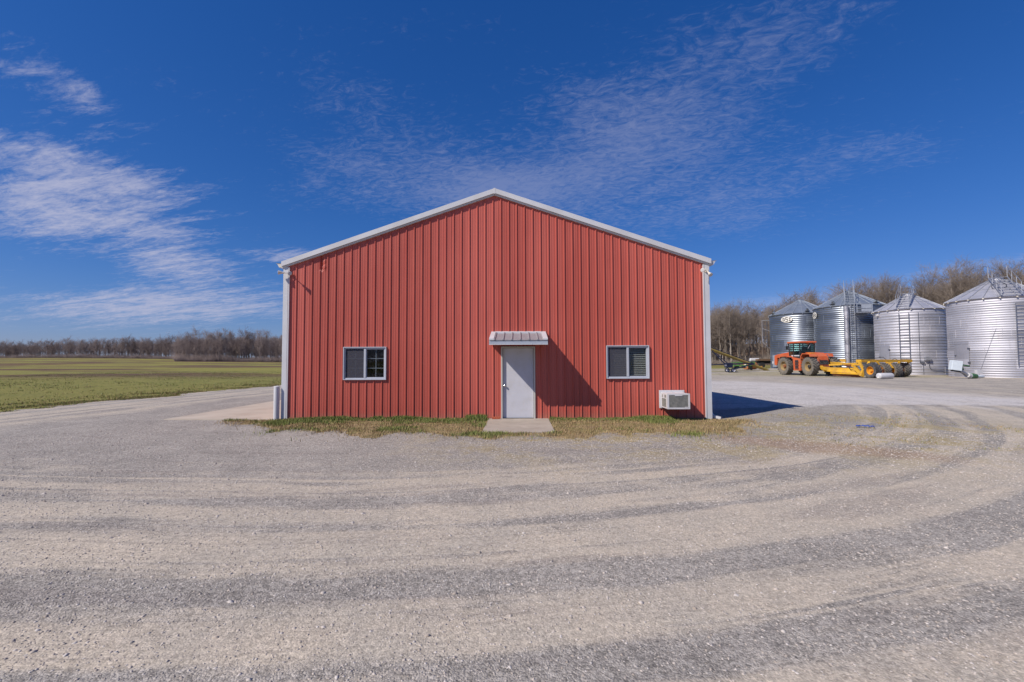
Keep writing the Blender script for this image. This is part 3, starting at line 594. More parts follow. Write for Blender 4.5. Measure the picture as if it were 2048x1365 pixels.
def wall_front():
    prof = rib_profile(-HW+0.05, HW-0.05)
    px = [p[0] for p in prof]; po = [p[1] for p in prof]
    holes = [(w[0]+0.03, w[1]-0.03, w[2]+0.03, w[3]-0.03) for w in WIN]+[(DOOR[0]+0.02, DOOR[1]-0.02, -1, DOOR[3]-0.02), (4.70, 5.30, 0.39, 0.78)]
    ex = sorted(set(px+[h[0] for h in holes]+[h[1] for h in holes])); eo = np.interp(ex, px, po)
    V = []; F = []
    def P(x, o, z):
        w = 0.0045*(vnoise(x*1.1, z*0.55, 81)-0.5)*2 + 0.0016*(vnoise(x*4.2, z*1.3, 82)-0.5)*2
        d = math.exp(-((x+5.035)/0.045)**2)*float(sm((z-4.30)/0.10))*float(sm((5.0-z)/0.2))
        d2 = math.exp(-((x+4.965)/0.05)**2)*float(sm((z-4.28)/0.14))*float(sm((4.95-z)/0.25))
        return (x, -o-float(w)+0.050*d-0.022*d2+0.008*math.sin(z*38)*(d+d2), z)
    for a, b, oa, ob in zip(ex[:-1], ex[1:], eo[:-1], eo[1:]):
        if b-a < 1e-5: continue
        mx = (a+b)/2; cuts = []
        for h in holes:
            if h[0]-1e-6 <= mx <= h[1]+1e-6: cuts.append((h[2], h[3]))
        cuts.sort(); segs = []; z0 = 0.035
        for c0, c1 in cuts:
            if c0 > z0: segs.append((z0, c0, False))
            z0 = c1
        segs.append((z0, None, True))
        for s0, s1, top in segs:
            za, zb = (zroof(a)-0.06, zroof(b)-0.06) if top else (s1, s1)
            nz = max(1, int((max(za, zb)-s0)/(0.05 if (-5.3 < a < -4.75 and top) else 0.16)))
            base = len(V)
            for i in range(nz+1):
                t = i/nz; V.append(P(a, oa, s0+(za-s0)*t)); V.append(P(b, ob, s0+(zb-s0)*t))
            for i in range(nz): k = base+2*i; F.append((k, k+1, k+3, k+2))
    me = bpy.data.meshes.new('front_wall'); me.from_pydata(V, [], F); me.update()
    return mobj('front_wall', me, M['siding'], B)
wall_front()
def wall_side(sx):
    prof = rib_profile(0.0, LEN); m = MB(); z1 = zroof(HW)-0.06
    for (a, oa), (b, ob) in zip(prof[:-1], prof[1:]):
        xa, xb = sx*(HW-0.02+oa), sx*(HW-0.02+ob)
        m.add([(xa, a, 0.035), (xb, b, 0.035), (xb, b, z1), (xa, a, z1)], [(0, 1, 2, 3)])
    m.build('side_wall', M['siding'], B)
wall_side(-1); wall_side(1)
MB().add([(-HW, LEN, 0), (HW, LEN, 0), (HW, LEN, zroof(HW)), (0, LEN, ZP-0.05), (-HW, LEN, zroof(HW))], [(0, 1, 2, 3, 4)]).build('back_wall', M['siding'], B)
for sx in (-1, 1):      # roof slopes with ribs running down
    m = MB(); prof = rib_profile(0.0, LEN)
    for (a, oa), (b, ob) in zip(prof[:-1], prof[1:]):
        xe = sx*(HW+0.06)
        m.add([(0, a, ZP+oa), (0, b, ZP+ob), (xe, b, zroof(xe)+ob), (xe, a, zroof(xe)+oa)], [(0, 1, 2, 3)])
    m.build('roof_slope', M['roofw'], B)
# rake trim: outer face board with a set-back lip under it
for sx in (-1, 1):
    xe = sx*(HW+0.075); x0 = sx*0.004
    for (nm, ya, yb, t0, t1) in (('rake_trim', -0.105, 0.04, 0.075, -0.066), ('rake_lip', -0.062, 0.05, -0.068, -0.115)):
        m = MB(); vs = []
        for y in (ya, yb):
            vs += [(x0, y, zroof(x0)+t0), (xe, y, zroof(xe)+t0), (xe, y, zroof(xe)+t1), (x0, y, zroof(x0)+t1)]
        m.add(vs, [(0, 1, 2, 3), (7, 6, 5, 4), (0, 4, 5, 1), (2, 6, 7, 3), (1, 5, 6, 2), (0, 3, 7, 4)])
        m.build(nm, M['white'], B)
MB().box(-0.03, 0.03, -0.109, 0.03, ZP-0.085, ZP+0.078).build('ridge_cap', M['white'], B)
for sx in (-1, 1):      # corner trim
    m = MB(); zt = zroof(HW)-0.10
    a, b = sx*(HW+0.035), sx*(HW-0.10)
    m.box(min(a, b), max(a, b), -0.042, -0.002, 0.0, zt)
    a, b = sx*(HW-0.115), sx*(HW-0.145)
    m.box(min(a, b), max(a, b), -0.050, -0.003, 0.0, zt)
    a, b = sx*(HW+0.034), sx*(HW+0.001)
    m.box(min(a, b), max(a, b), -0.001, 0.12, 0.0, zt)
    m.box(min(sx*(HW-.1), sx*(HW-.115)), max(sx*(HW-.1), sx*(HW-.115)), -0.022, -0.004, 0.0, zt)
    m.build('corner_trim', M['white'], B)
bt = MB(); bt.box(-HW+0.1, DOOR[0]-0.002, -0.034, 0.03, 0.0, 0.034); bt.box(DOOR[1]+0.002, HW-0.1, -0.034, 0.03, 0.0, 0.034)
bt.each('base_trim', M['white'], B)
# gutters: K profile along the eaves
for sx in (-1, 1):
    g = [(0.0, 0.0), (0.085, 0.0), (0.10, 0.035), (0.125, 0.075), (0.145, 0.10), (0.145, 0.108), (0.0, 0.108)]
    zt = zroof(HW)-0.055
    pl = [(sx*(HW+0.078+p), zt-0.055+q) for p, q in g]
    m = MB(); m.prism(pl if sx > 0 else pl[::-1], 1, -0.05, LEN)
    o = m.build('gutter', M['cream'] if sx < 0 else M['white'], B)
    m = MB(); m.box(min(sx*(HW+.06), sx*(HW+.25)), max(sx*(HW+.06), sx*(HW+.25)), -0.06, -0.02, zt+0.054, zt+0.062); m.build('drip_flap', M['greybox'], o)
ds = MB(); ds.box(HW+0.038, HW+0.10, 0.14, 0.22, 0.16, zroof(HW)-0.1)
ds.bar((HW+0.07, 0.18, 0.20), (HW+0.12, 0.12, 0.085), 0.075, 0.07); ds.bar((HW+0.11, 0.13, 0.095), (HW+0.30, 0.02, 0.045), 0.08, 0.07)
ds.build('downspout', M['white'], B)

def window(x0, x1, z0, z1, blinds):
    w = empty('window', ((x0+x1)/2, 0, (z0+z1)/2), parent=B)
    X0, X1, Z0, Z1 = x0-(x0+x1)/2, x1-(x0+x1)/2, z0-(z0+z1)/2, z1-(z0+z1)/2
    fr = MB()
    def ring(a0, a1, c0, c1, t, y0, y1):
        fr.box(a0, a0+t, y0, y1, c0, c1); fr.box(a1-t, a1, y0, y1, c0, c1)
        fr.box(a0+t, a1-t, y0, y1, c0, c0+t); fr.box(a0+t, a1-t, y0, y1, c1-t, c1)
    ring(X0, X1, Z0, Z1, 0.022, -0.060, 0.05)
    ring(X0+0.022, X1-0.022, Z0+0.022, Z1-0.022, 0.034, -0.030, 0.055)
    fr.box(-0.028, 0.028, -0.036, 0.055, Z0+0.056, Z1-0.056)
    ring(0.028, X1-0.056, Z0+0.056, Z1-0.056, 0.018, -0.018, 0.05)
    fr.build('frame', M['greyframe'], w)
    MB().box(X0+0.05, 0.0, 0.032, 0.036, Z0+0.05, Z1-0.05).build('glass', M['glass'], w)
    MB().box(0.0, X1-0.05, 0.022, 0.026, Z0+0.05, Z1-0.05).build('glass', M['glass'], w)
    MB().box(X0+0.056, -0.028, -0.004, -0.002, Z0+0.056, Z1-0.056).build('insect_screen', M['screen'], w)
    g = MB(); H3 = (Z1-Z0-0.11)/3
    for sx0, sx1 in ((X0+0.05, -0.03), (0.03, X1-0.05)):
        for k in (1, 2): g.box(sx0, sx1, 0.040, 0.050, Z0+0.055+H3*k-0.008, Z0+0.055+H3*k+0.008)
        if not blinds: g.box((sx0+sx1)/2-0.008, (sx0+sx1)/2+0.008, 0.041, 0.049, Z0+0.055, Z1-0.055)
    if not blinds: g.build('muntin_grid', M['white'], w)
    if blinds:
        b = MB(); k = Z0+0.06
        while k < Z1-0.05:
            b.box(X0+0.03, X1-0.03, -0.024, 0.024, -0.0008, 0.0008, Matrix.Translation((0, 0.085, k)) @ Matrix.Rotation(math.radians(40), 4, 'X')); k += 0.052
        for q in (-0.30, 0.24): b.box(q-0.004, q+0.004, 0.078, 0.082, Z0+0.05, Z1-0.05)
        b.build('blinds', M['cream'], w)
        MB().box(-0.28, 0.0, 0.5, 0.56, -0.45, 0.2).box(0.16, 0.27, 0.5, 0.56, -0.45, 0.22).box(0.33, 0.56, 0.5, 0.56, -0.45, 0.18).each('reflection_block', M['cream'], w)  # cream blocks behind the blinds standing in for pale reflections in the pane
    return w
window(*WIN[0], False); window(*WIN[1], True)

D = empty('door', ((DOOR[0]+DOOR[1])/2, 0, 0), parent=B); dw = (DOOR[1]-DOOR[0])/2
fr = MB()
fr.box(-dw, -dw+0.045, -0.045, 0.10, 0.02, DOOR[3]); fr.box(dw-0.045, dw, -0.045, 0.10, 0.02, DOOR[3])
fr.box(-dw+0.045, dw-0.045, -0.045, 0.10, DOOR[3]-0.045, DOOR[3])
fr.build('door_frame', M['jamb'], D, bevel=0.004)
MB().box(-dw+0.052, dw-0.052, 0.030, 0.072, 0.062, DOOR[3]-0.052).build('door_leaf', M['door'], D, bevel=0.003)
MB().box(-dw+0.03, dw-0.03, -0.03, 0.08, 0.053, 0.060).build('threshold', M['dark'], D)
kn = MB(); kn.cyl((-dw+0.105, 0.030, 0.985), (-dw+0.105, 0.018, 0.985), 0.034, n=16); kn.cyl((-dw+0.105, 0.018, 0.985), (-dw+0.105, -0.01, 0.985), 0.012, n=12)
kn.lathe([(0, 0.0), (0.001, 0.018), (0.012, 0.028), (0.028, 0.027), (0.038, 0.014), (0.040, 0.0)], 16, 'X')
KV = []
for v in kn.v: KV.append(v)
nb = len(KV)-16*6
for i in range(nb, len(KV)):
    a, yv, zv = KV[i]; KV[i] = (-dw+0.105+yv, -0.008-a, 0.985+zv)
kn.v = KV; kn.build('door_knob', M['chrome'], D, smooth=True)

A = empty('awning', (0.675, 0, 0), parent=B); ax0, ax1 = -0.775, 0.775
def slope_pt(x, t, o=0.0): return (x, -1.06*t, 2.49-0.25*t+o)
m = MB()
m.add([slope_pt(ax0+0.02, 0, .004), slope_pt(ax1-0.02, 0, .004), slope_pt(ax1-0.02, 1, .004), slope_pt(ax0+0.02, 1, .004),
       slope_pt(ax0+0.02, 0, -.012), slope_pt(ax1-0.02, 0, -.012), slope_pt(ax1-0.02, 1, -.012), slope_pt(ax0+0.02, 1, -.012)],
      [(0, 1, 2, 3), (7, 6, 5, 4), (0, 4, 5, 1), (1, 5, 6, 2), (2, 6, 7, 3), (3, 7, 4, 0)])
for k in range(6):
    c = ax0+0.135+0.2286*k+0.01
    m.add([slope_pt(c-.025, 0, .004), slope_pt(c-.01, 0, .034), slope_pt(c+.01, 0, .034), slope_pt(c+.025, 0, .004),
           slope_pt(c-.025, 1.01, .004), slope_pt(c-.01, 1.01, .034), slope_pt(c+.01, 1.01, .034), slope_pt(c+.025, 1.01, .004)],
          [(0, 4, 5, 1), (1, 5, 6, 2), (2, 6, 7, 3), (4, 7, 6, 5), (0, 1, 2, 3)])
m.build('roof_panel', M['awn'], A)
m = MB()
for a, b in ((ax0, ax0+0.125), (ax1-0.125, ax1)):
    m.add([slope_pt(a, 0, .042), slope_pt(b, 0, .042), slope_pt(b, 1.0, .042), slope_pt(a, 1.0, .042), slope_pt(a, 0, .005), slope_pt(b, 0, .005), slope_pt(b, 1.0, .005), slope_pt(a, 1.0, .005)],
          [(0, 1, 2, 3), (7, 6, 5, 4), (0, 4, 5, 1), (1, 5, 6, 2), (2, 6, 7, 3), (3, 7, 4, 0)])
m.add([slope_pt(ax0+.126, 0, .046), slope_pt(ax1-.126, 0, .046), slope_pt(ax1-.126, .08, .046), slope_pt(ax0+.126, .08, .046), (ax0+.126, 0, 2.49), (ax1-.126, 0, 2.49), slope_pt(ax1-.126, .08, .0), slope_pt(ax0+.126, .08, .0)],
      [(0, 1, 2, 3), (0, 4, 5, 1), (2, 6, 7, 3), (1, 5, 6, 2), (3, 7, 4, 0)])
m.each('edge_flashing', M['white'], A)
m = MB()
m.box(ax0, ax1, -1.045, -1.02, 2.135, 2.236)
for s in (ax0, ax1-0.02): m.add([(s, -1.02, 2.13), (s, -0.04, 2.13), (s, -0.04, 2.475), (s, -1.02, 2.243), (s+.02, -1.02, 2.13), (s+.02, -0.04, 2.13), (s+.02, -0.04, 2.475), (s+.02, -1.02, 2.243)], [(0, 1, 2, 3), (7, 6, 5, 4), (0, 4, 5, 1), (0, 3, 7, 4), (1, 5, 6, 2)])
m.build('fascia', M['fascia'], A)
m = MB(); m.box(ax0-0.003, ax1+0.003, -1.056, -1.01, 2.115, 2.133)
for k in range(6): m.box(ax0+0.17+0.24*k-0.012, ax0+0.17+0.24*k+0.012, -1.06, -1.02, 2.1335, 2.142)
m.build('drip_edge', M['white'], A)
MB().box(ax0+0.021, ax1-0.021, -1.018, -0.04, 2.150, 2.156).build('soffit', M['dark'], A)

# ------------------------------------------------------------------ things on and by the building
AC = empty('window_air_conditioner', (5.003, 0, 0.34))
tag(AC, 'white boxy air conditioner sticking out of the red wall near its right corner', 'air conditioner')
m = MB(); m.box(-0.355, 0.355, -0.055, -0.030, 0.0, 0.505); m.build('mounting_frame', M['plastic'], AC, bevel=0.004)
m = MB()
m.box(-0.305, 0.305, -0.585, -0.058, 0.03, 0.445)
o = m.build('casing', M['plastic'], AC, bevel=0.008)
m = MB(); fx0, fx1, fz0, fz1 = -0.255, 0.262, 0.07, 0.405
m.box(-0.308, fx0, -0.603, -0.586, 0.027, 0.448); m.box(fx1, 0.308, -0.603, -0.586, 0.027, 0.448)
m.box(fx0, fx1, -0.603, -0.586, 0.027, fz0); m.box(fx0, fx1, -0.603, -0.586, fz1, 0.448)
m.box(-0.10, 0.105, -0.606, -0.6035, fz1-0.025, fz1+0.012); m.box(0.17, 0.262, -0.606, -0.588, fz0, fz0+0.018)
m.build('front_bezel', M['plastic'], AC, bevel=0.002)
m = MB(); m.box(fx0, fx1, -0.590, -0.5855, fz0, fz1)
k = fz0+0.012
while k < fz1: m.box(fx0+0.003, fx1-0.003, -0.597, -0.5905, k, k+0.007); k += 0.03
m.build('grille', M['fins'], AC)
m = MB()
for a, b in ((0.07, 0.30), (0.325, 0.40)):
    k = -0.50
    while k < -0.14:
        if a > 0.3 and -0.36 < k < -0.22: k += 0.02; continue
        m.box(-0.3085, -0.3055, k, k+0.010, a, b); k += 0.02
m.build('side_vent', M['fins'], AC)

def floodlight(name, loc, heads, label):
    F = empty(name, loc); tag(F, label, 'floodlight', 'twin floodlights at the building corners')
    MB().cyl((0, 0.0, 0), (0, -0.035, 0), 0.055, n=16).build('mounting_plate', M['cream'], F, smooth=True)
    for d in heads:
        d = Vector(d); e = d.normalized(); s = Vector((0, -0.035, 0)); k = s+d*0.55
        h = empty('lamp_head', parent=F)
        MB().cyl(s, k, 0.011, n=8).build('arm', M['cream'], h)
        mm = MB().cyl(k, k+e*0.045, 0.024, 0.028, 12).cyl(k+e*0.045, k+e*0.15, 0.028, 0.060, 16)
        mm.build('shade', M['cream'], h, smooth=True)
        MB().cyl(k+e*0.1505, k+e*0.158, 0.054, 0.045, 16).build('lens', M['poly'], h, smooth=True)
    return F
floodlight('floodlight', (-5.93, -0.052, 4.24), [(-0.24, -0.10, 0.0), (0.10, -0.19, -0.04)], 'twin-headed cream floodlight under the left eave of the red building')
floodlight('floodlight', (6.04, -0.045, 4.25), [(-0.16, -0.17, -0.03), (0.03, -0.15, -0.13)], 'twin-headed cream floodlight under the right eave of the red building')
BO = empty('bollard', (-6.245, -0.08, 0)); tag(BO, 'white round steel bollard at the left corner of the red building', 'bollard')
MB().cyl((0, 0, -0.05), (0, 0, 0.955), 0.078, n=24, cap=False).build('post', M['white'], BO, smooth=True)
MB().lathe([(0.955, 0.079), (0.975, 0.074), (0.988, 0.055), (0.995, 0.0)], 24, 'Z').build('domed_top', M['poly'], BO, smooth=True)
m = MB(); m.box(-0.11, 0.11, -0.045, 0.045, 0, 0.058)
m.box(-0.03, -0.01, -0.047, 0.047, 0.018, 0.04); b_ = m.build('brick', M['brick'], bevel=0.006)
b_.location = (0.03, -0.14, 0.053); b_.rotation_euler = (0, 0, 0.06); tag(b_, 'loose orange red brick on the doorstep slab left of the door', 'brick')
# blue rag
V = []; F = []
for i in range(13):
    t = i/12; xx = -0.28+0.62*t; w = 0.035+0.03*abs(math.sin(t*7)); yy = 0.10*math.sin(t*4)
    for j in (-1, 0, 1): V.append((xx, yy+j*w*(1.3 if t < .3 else 1), 0.012+0.03*abs(math.sin(i*1.9+j))+0.018*(j == 0)))
for i in range(12):
    for j in (0, 1): a = i*3+j; F.append((a, a+3, a+4, a+1))
me = bpy.data.meshes.new('rag'); me.from_pydata(V, [], F); rg = mobj('rag', me, M['blue'], smooth=True)
so = rg.modifiers.new('s', 'SOLIDIFY'); so.thickness = 0.006
rg.scale = (0.6, 0.75, 0.9); rg.location = (9.24, -1.52, Hs(9.24, -1.52)+0.014); rg.rotation_euler = (0, 0, -0.15); tag(rg, 'crumpled blue rag lying on the gravel', 'rag')

# ------------------------------------------------------------------ grain bins
def stroke_letters(scale):
    """G S I in block strokes on the x-z plane"""
    segs = [((-.55, .26), (-.98, .26)), ((-.98, .26), (-.98, -.28)), ((-.98, -.28), (-.55, -.28)), ((-.55, -.28), (-.55, 0.0)), ((-.55, 0), (-.72, 0)),
            ((.26, .40), (-.26, .40)), ((-.26, .40), (-.26, .02)), ((-.26, .02), (.26, .02)), ((.26, .02), (.26, -.42)), ((.26, -.42), (-.26, -.42)),
            ((.60, .27), (1.0, .27)), ((.80, .27), (.80, -.28)), ((.60, -.28), (1.0, -.28))]
    m = MB()
    for (a, b), (c, d) in segs:
        w = 0.07
        m.box((min(a, c)-w)*scale, (max(a, c)+w)*scale, -0.012, 0.0, (min(b, d)-w)*scale, (max(b, d)+w)*scale)
    return m
def make_bin(X, d, R, h, peak, pitch, amp, wall_m, roof_m, label, nrib=24):
    x, y = Cxy(X, d); z = Hs(x, y)
    face = math.atan2(-(CAM.x-x), (CAM.y-y))+PI     # local -Y looks at the yard corner
    g = empty('grain_bin', (x, y, z), math.atan2(CAM.y-y, CAM.x-x)+PI/2)
    tag(g, label, 'grain bin', 'steel grain bins in a row')
    def at(deg, r, zz): a = math.radians(deg); return Vector((r*math.sin(a), -r*math.cos(a), zz))
    g_at = at
    # corrugated wall
    NS = 128; nr = int(h/pitch*8); V = []
    zz = np.linspace(0, h, nr+1); rr = R+amp*np.sin(2*PI*zz/pitch)
    th = np.linspace(0, 2*PI, NS, endpoint=False)
    V = np.stack([np.outer(rr, np.sin(th)), -np.outer(rr, np.cos(th)), np.repeat(zz[:, None], NS, 1)], -1).reshape(-1, 3)
    r_i, c_i = np.meshgrid(np.arange(nr), np.arange(NS), indexing='ij'); a = (r_i*NS+c_i).ravel(); b = (r_i*NS+(c_i+1) % NS).ravel()
    mobj('wall', npmesh('wall', V, np.stack([a, b, b+NS, a+NS], 1)), wall_m, g, smooth=True)
    MB().lathe([(-0.05, R+0.12), (0.06, R+0.12), (0.06, R-0.1)], 48, 'Z').build('foundation', M['concrete'], g)
    # vertical bolted seams
    m = MB()
    for k in range(18):
        dg = -80+k*9.3; q = h/8*int(random.random()*7)
        p = at(dg, R+amp+0.004, q+0.1); m.bar(p, p+Vector((0, 0, h/8-0.1)), 0.035, 0.02)
    m.each('seam_strip', roof_m, g)
    # roof
    rf = MB(); rc = 0.42; zt = peak-0.12
    prof = [(h-0.03, R+0.10), (h+0.02, R+0.16), (zt, rc)]; rf.lathe(prof, nrib*2, 'Z')
    o = rf.build('roof', roof_m, g)
    rb = MB()
    for k in range(nrib):
        dg = 360/nrib*k+3; p0 = at(dg, R+0.15, h+0.05); p1 = at(dg, rc, zt+0.03); rb.bar(p0, p1, 0.045, 0.075)
    rb.each('roof_rib', M['steel'] if roof_m is M['roofB'] else M['greybox'], o)
    rg_ = MB()
    for f in (0.45, 0.75):
        rg_ = MB(); rads = (R+0.15)*(1-f)+rc*f; zf = (h+0.05)*(1-f)+(zt+0.03)*f+0.03
        pts = [at(360/36*k, rads, zf) for k in range(37)]; rg_.tube(pts, 0.014, 5); rg_.build('roof_ring', M['steel'], o)
    MB().lathe([(zt-0.05, rc+0.06), (zt+0.12, rc+0.06), (zt+0.20, rc-0.08), (zt+0.22, 0.0)], 24, 'Z').build('cap', roof_m, o)
    ev = MB()
    for k in range(nrib): ev.box(-0.05, 0.05, -0.07, 0.07, -0.05, 0.03, Matrix.Translation(at(360/nrib*k+3, R+0.12, h-0.02)) @ Matrix.Rotation(math.radians(360/nrib*k+3), 4, 'Z'))
    ev.each('eave_clip', M['cream'] if roof_m is M['roofB'] else M['steel'], o)
    return g, at, h, R, zt, rc
def add_ladder(b, deg, z0, z1, w=0.45, mt='steeldk', off=0.14, pitch=0.33, t=0.04):
    g, at, h, R, zt, rc = b; m = MB(); c = at(deg, R+off, 0); s = Vector((math.cos(math.radians(deg)), math.sin(math.radians(deg)), 0))*w/2
    for q in (-1, 1): m.bar(c+s*q+Vector((0, 0, z0)), c+s*q+Vector((0, 0, z1)), t, t)
    k = z0+0.1
    while k < z1: m.bar(c-s+Vector((0, 0, k)), c+s+Vector((0, 0, k)), t*0.8, t*0.8); k += pitch
    return m.build('ladder', M[mt], g)
def add_cage(b, deg, z0, z1, rad=0.38, mt='steeldk', step=1.1):
    g, at, h, R, zt, rc = b; m = MB(); c = at(deg, R+0.14+rad*0.8, 0); a0 = math.radians(deg)
    def hp(t, z): return c+Vector((rad*math.sin(a0+t), -rad*math.cos(a0+t), z))
    k = z0
    while k <= z1+0.01:
        pts = [hp(-2.4+4.8*i/10, k) for i in range(11)]; m.tube(pts, 0.018, 5); k += step
    for i in range(5): t = -1.8+0.9*i; m.cyl(hp(t, z0), hp(t, z1), 0.014, n=5)
    return m.build('ladder_cage', M[mt], g)
def add_roof_ladder(b, deg, w=0.75, mt='steel', rail=0.95, n=8):
    g, at, h, R, zt, rc = b; m = MB(); s = Vector((math.cos(math.radians(deg)), math.sin(math.radians(deg)), 0))*w/2
    p0 = at(deg, R+0.18, h+0.16); p1 = at(deg, rc+0.05, zt+0.16)
    for q in (-1, 1): m.bar(p0+s*q, p1+s*q, 0.05, 0.09)
    for k in range(n+1): p = p0.lerp(p1, k/n); m.bar(p-s, p+s, 0.12, 0.035)
    o = m.build('roof_ladder', M[mt], g)
    r = MB(); up = Vector((0, 0, rail))
    for q in (-1, 1):
        r.cyl(p0+s*q+up, p1+s*q+up, 0.024, n=6); r.cyl(p0+s*q+up*.5, p1+s*q+up*.5, 0.016, n=6)
        for k in range(4): p = p0.lerp(p1, k/3); r.bar(p+s*q, p+s*q+up, 0.05, 0.035)
    pl = p0; r.bar(pl-s*1.5, pl+s*1.5, 0.10, 0.05)
    r.build('handrail', M[mt], g); return o
def add_door(b, deg, z0, z1, w=1.15, mt='galvB'):
    g, at, h, R, zt, rc = b; half = math.degrees(w/2/R); V = []; m = MB(); n = 8
    for k in range(n+1):
        dg = deg-half+2*half*k/n
        V += [at(dg, R+0.05, z0), at(dg, R+0.05, z1), at(dg, R+0.07, z0), at(dg, R+0.07, z1)]
    F = []
    for k in range(n):
        a = k*4; F += [(a+2, a+6, a+7, a+3), (a+1, a+3, a+7, a+5), (a, a+4, a+6, a+2)]
    F += [(0, 2, 3, 1), (n*4, n*4+1, n*4+3, n*4+2)]
    m.add(V, F); o = m.build('door', M[mt], g)
    hg = MB()
    for zz in (z0+0.18*(z1-z0), z0+0.82*(z1-z0)): hg.box(-0.07, 0.07, -0.10, 0.0, -0.05, 0.05, Matrix.Translation(at(deg+half, R+0.06, zz)) @ Matrix.Rotation(math.radians(deg+half), 4, 'Z'))
    hg.box(-0.05, 0.05, -0.09, 0.0, -0.04, 0.04, Matrix.Translation(at(deg-half*.85, R+0.07, (z0+z1)/2)) @ Matrix.Rotation(math.radians(deg), 4, 'Z'))
    hg.each('hinge', M['steeldk'], o); return o
def add_sign(b, deg, zc, rx, rz):
    g, at, h, R, zt, rc = b
    T = Matrix.Translation(at(deg, R+0.12, zc)) @ Matrix.Rotation(math.radians(deg), 4, 'Z')
    n = 28; m = MB(); m.prism([(rx*math.cos(2*PI*i/n), rz*math.sin(2*PI*i/n)) for i in range(n)], 1, -0.012, 0.0)
    o = m.build('logo_sign', M['signw'], g, M=T)
    l = stroke_letters(rx*0.68); l.build('lettering', M['ink'], o, M=T @ Matrix.Translation((0, -0.013, 0)) @ Matrix.Diagonal((1, 1, 1.25, 1)))
    rr = MB(); pts = [(rx*0.93*math.cos(2*PI*i/n), -0.013, rz*0.90*math.sin(2*PI*i/n)) for i in range(n+1)]; rr.tube(pts, 0.006, 4); rr.build('border', M['ink'], o, M=T)
def add_vent(b, deg, f, mt):
    g, at, h, R, zt, rc = b; rad = (R+0.15)*(1-f)+rc*f; zf = (h+0.05)*(1-f)+zt*f
    T = Matrix.Translation(at(deg, rad, zf)) @ Matrix.Rotation(math.radians(deg), 4, 'Z')
    m = MB(); m.cyl((0, 0.12, 0.0), (0, -0.05, 0.30), 0.19, 0.19, 12); m.build('roof_vent', mt, g, M=T)
    MB().cyl((0, -0.055, 0.308), (0, -0.06, 0.318), 0.15, 0.15, 12).build('vent_mouth', M['dark'], g, M=T)
    MB().box(-0.28, 0.20, -0.35, 0.1, -0.01, 0.05).build('vent_base', M['dark'], g, M=T)
def add_box(b, deg, zc, w, hh, dpt, name, mt, gap=0.03):
    g, at, h, R, zt, rc = b
    T = Matrix.Translation(at(deg, R+gap, zc)) @ Matrix.Rotation(math.radians(deg), 4, 'Z')
    return MB().box(-w/2, w/2, -dpt, 0.02, -hh/2, hh/2).build(name, M[mt], g, bevel=0.01, M=T)

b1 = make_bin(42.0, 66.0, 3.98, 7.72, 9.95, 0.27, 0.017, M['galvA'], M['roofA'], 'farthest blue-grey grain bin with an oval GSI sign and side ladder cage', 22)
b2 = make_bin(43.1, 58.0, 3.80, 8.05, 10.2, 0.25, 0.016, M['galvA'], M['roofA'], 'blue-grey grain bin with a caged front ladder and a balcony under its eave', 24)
b3 = make_bin(43.75, 50.0, 3.07, 6.95, 8.85, 0.30, 0.013, M['galvB'], M['roofB'], 'bright grain bin behind the yellow scraper with a plain wall ladder', 20)
b4 = make_bin(43.9, 41.0, 3.38, 6.90, 8.92, 0.20, 0.010, M['galvB'], M['roofB'], 'nearest bright grain bin at the right edge with a green auger at its foot', 22)
add_sign(b1, -24, 6.95, 0.76, 0.44); add_sign(b2, -66, 7.2, 0.60, 0.42)
add_ladder(b1, -88, 3.2, 7.2, mt='steeldk', off=0.3); add_cage(b1, -88, 3.2, 7.1, 0.40, 'steeldk', 0.8)
m = MB(); at = b1[1]
m.bar(at(-88, 4.0, 7.2), at(-88, 5.0, 7.2), 0.5, 0.05); m.bar(at(-88, 4.95, 7.2), at(-88, 4.95, 4.0), 0.05); m.bar(at(-88, 4.95, 4.0), at(-88, 4.0, 3.0), 0.05); m.bar(at(-88, 4.9, 6.0), at(-88, 4.0, 5.6), 0.05)
m.build('stair_frame', M['steel'], b1[0])
m = MB(); p0 = at(-118, 4.1, 8.6); p1 = at(-150, 0.8, 11.0)
m.cyl(p0, p1, 0.035, n=6)
for k in range(6):
    p = p0.lerp(p1, (k+0.5)/6); m.cyl(p, Vector((p.x, p.y, p.z-1.1)), 0.022, n=5)
m.cyl(p0-Vector((0, 0, .5)), p1-Vector((0, 0, .5)), 0.02, n=5)
m.build('handrail', M['steeldk'], b1[0])
add_vent(b1, 12, 0.10, M['roofA']); add_vent(b1, -62, 0.10, M['roofA']); add_vent(b2, -26, 0.12, M['roofA']); add_vent(b2, 48, 0.12, M['roofA'])
add_box(b1, -52, 1.1, 0.75, 1.7, 0.25, 'cabinet', 'greybox'); add_box(b1, -40, 0.95, 0.35, 0.45, 0.45, 'meter_box', 'hopper'); add_box(b1, -56, 0.9, .3, .35, .3, 'meter_box', 'poly')
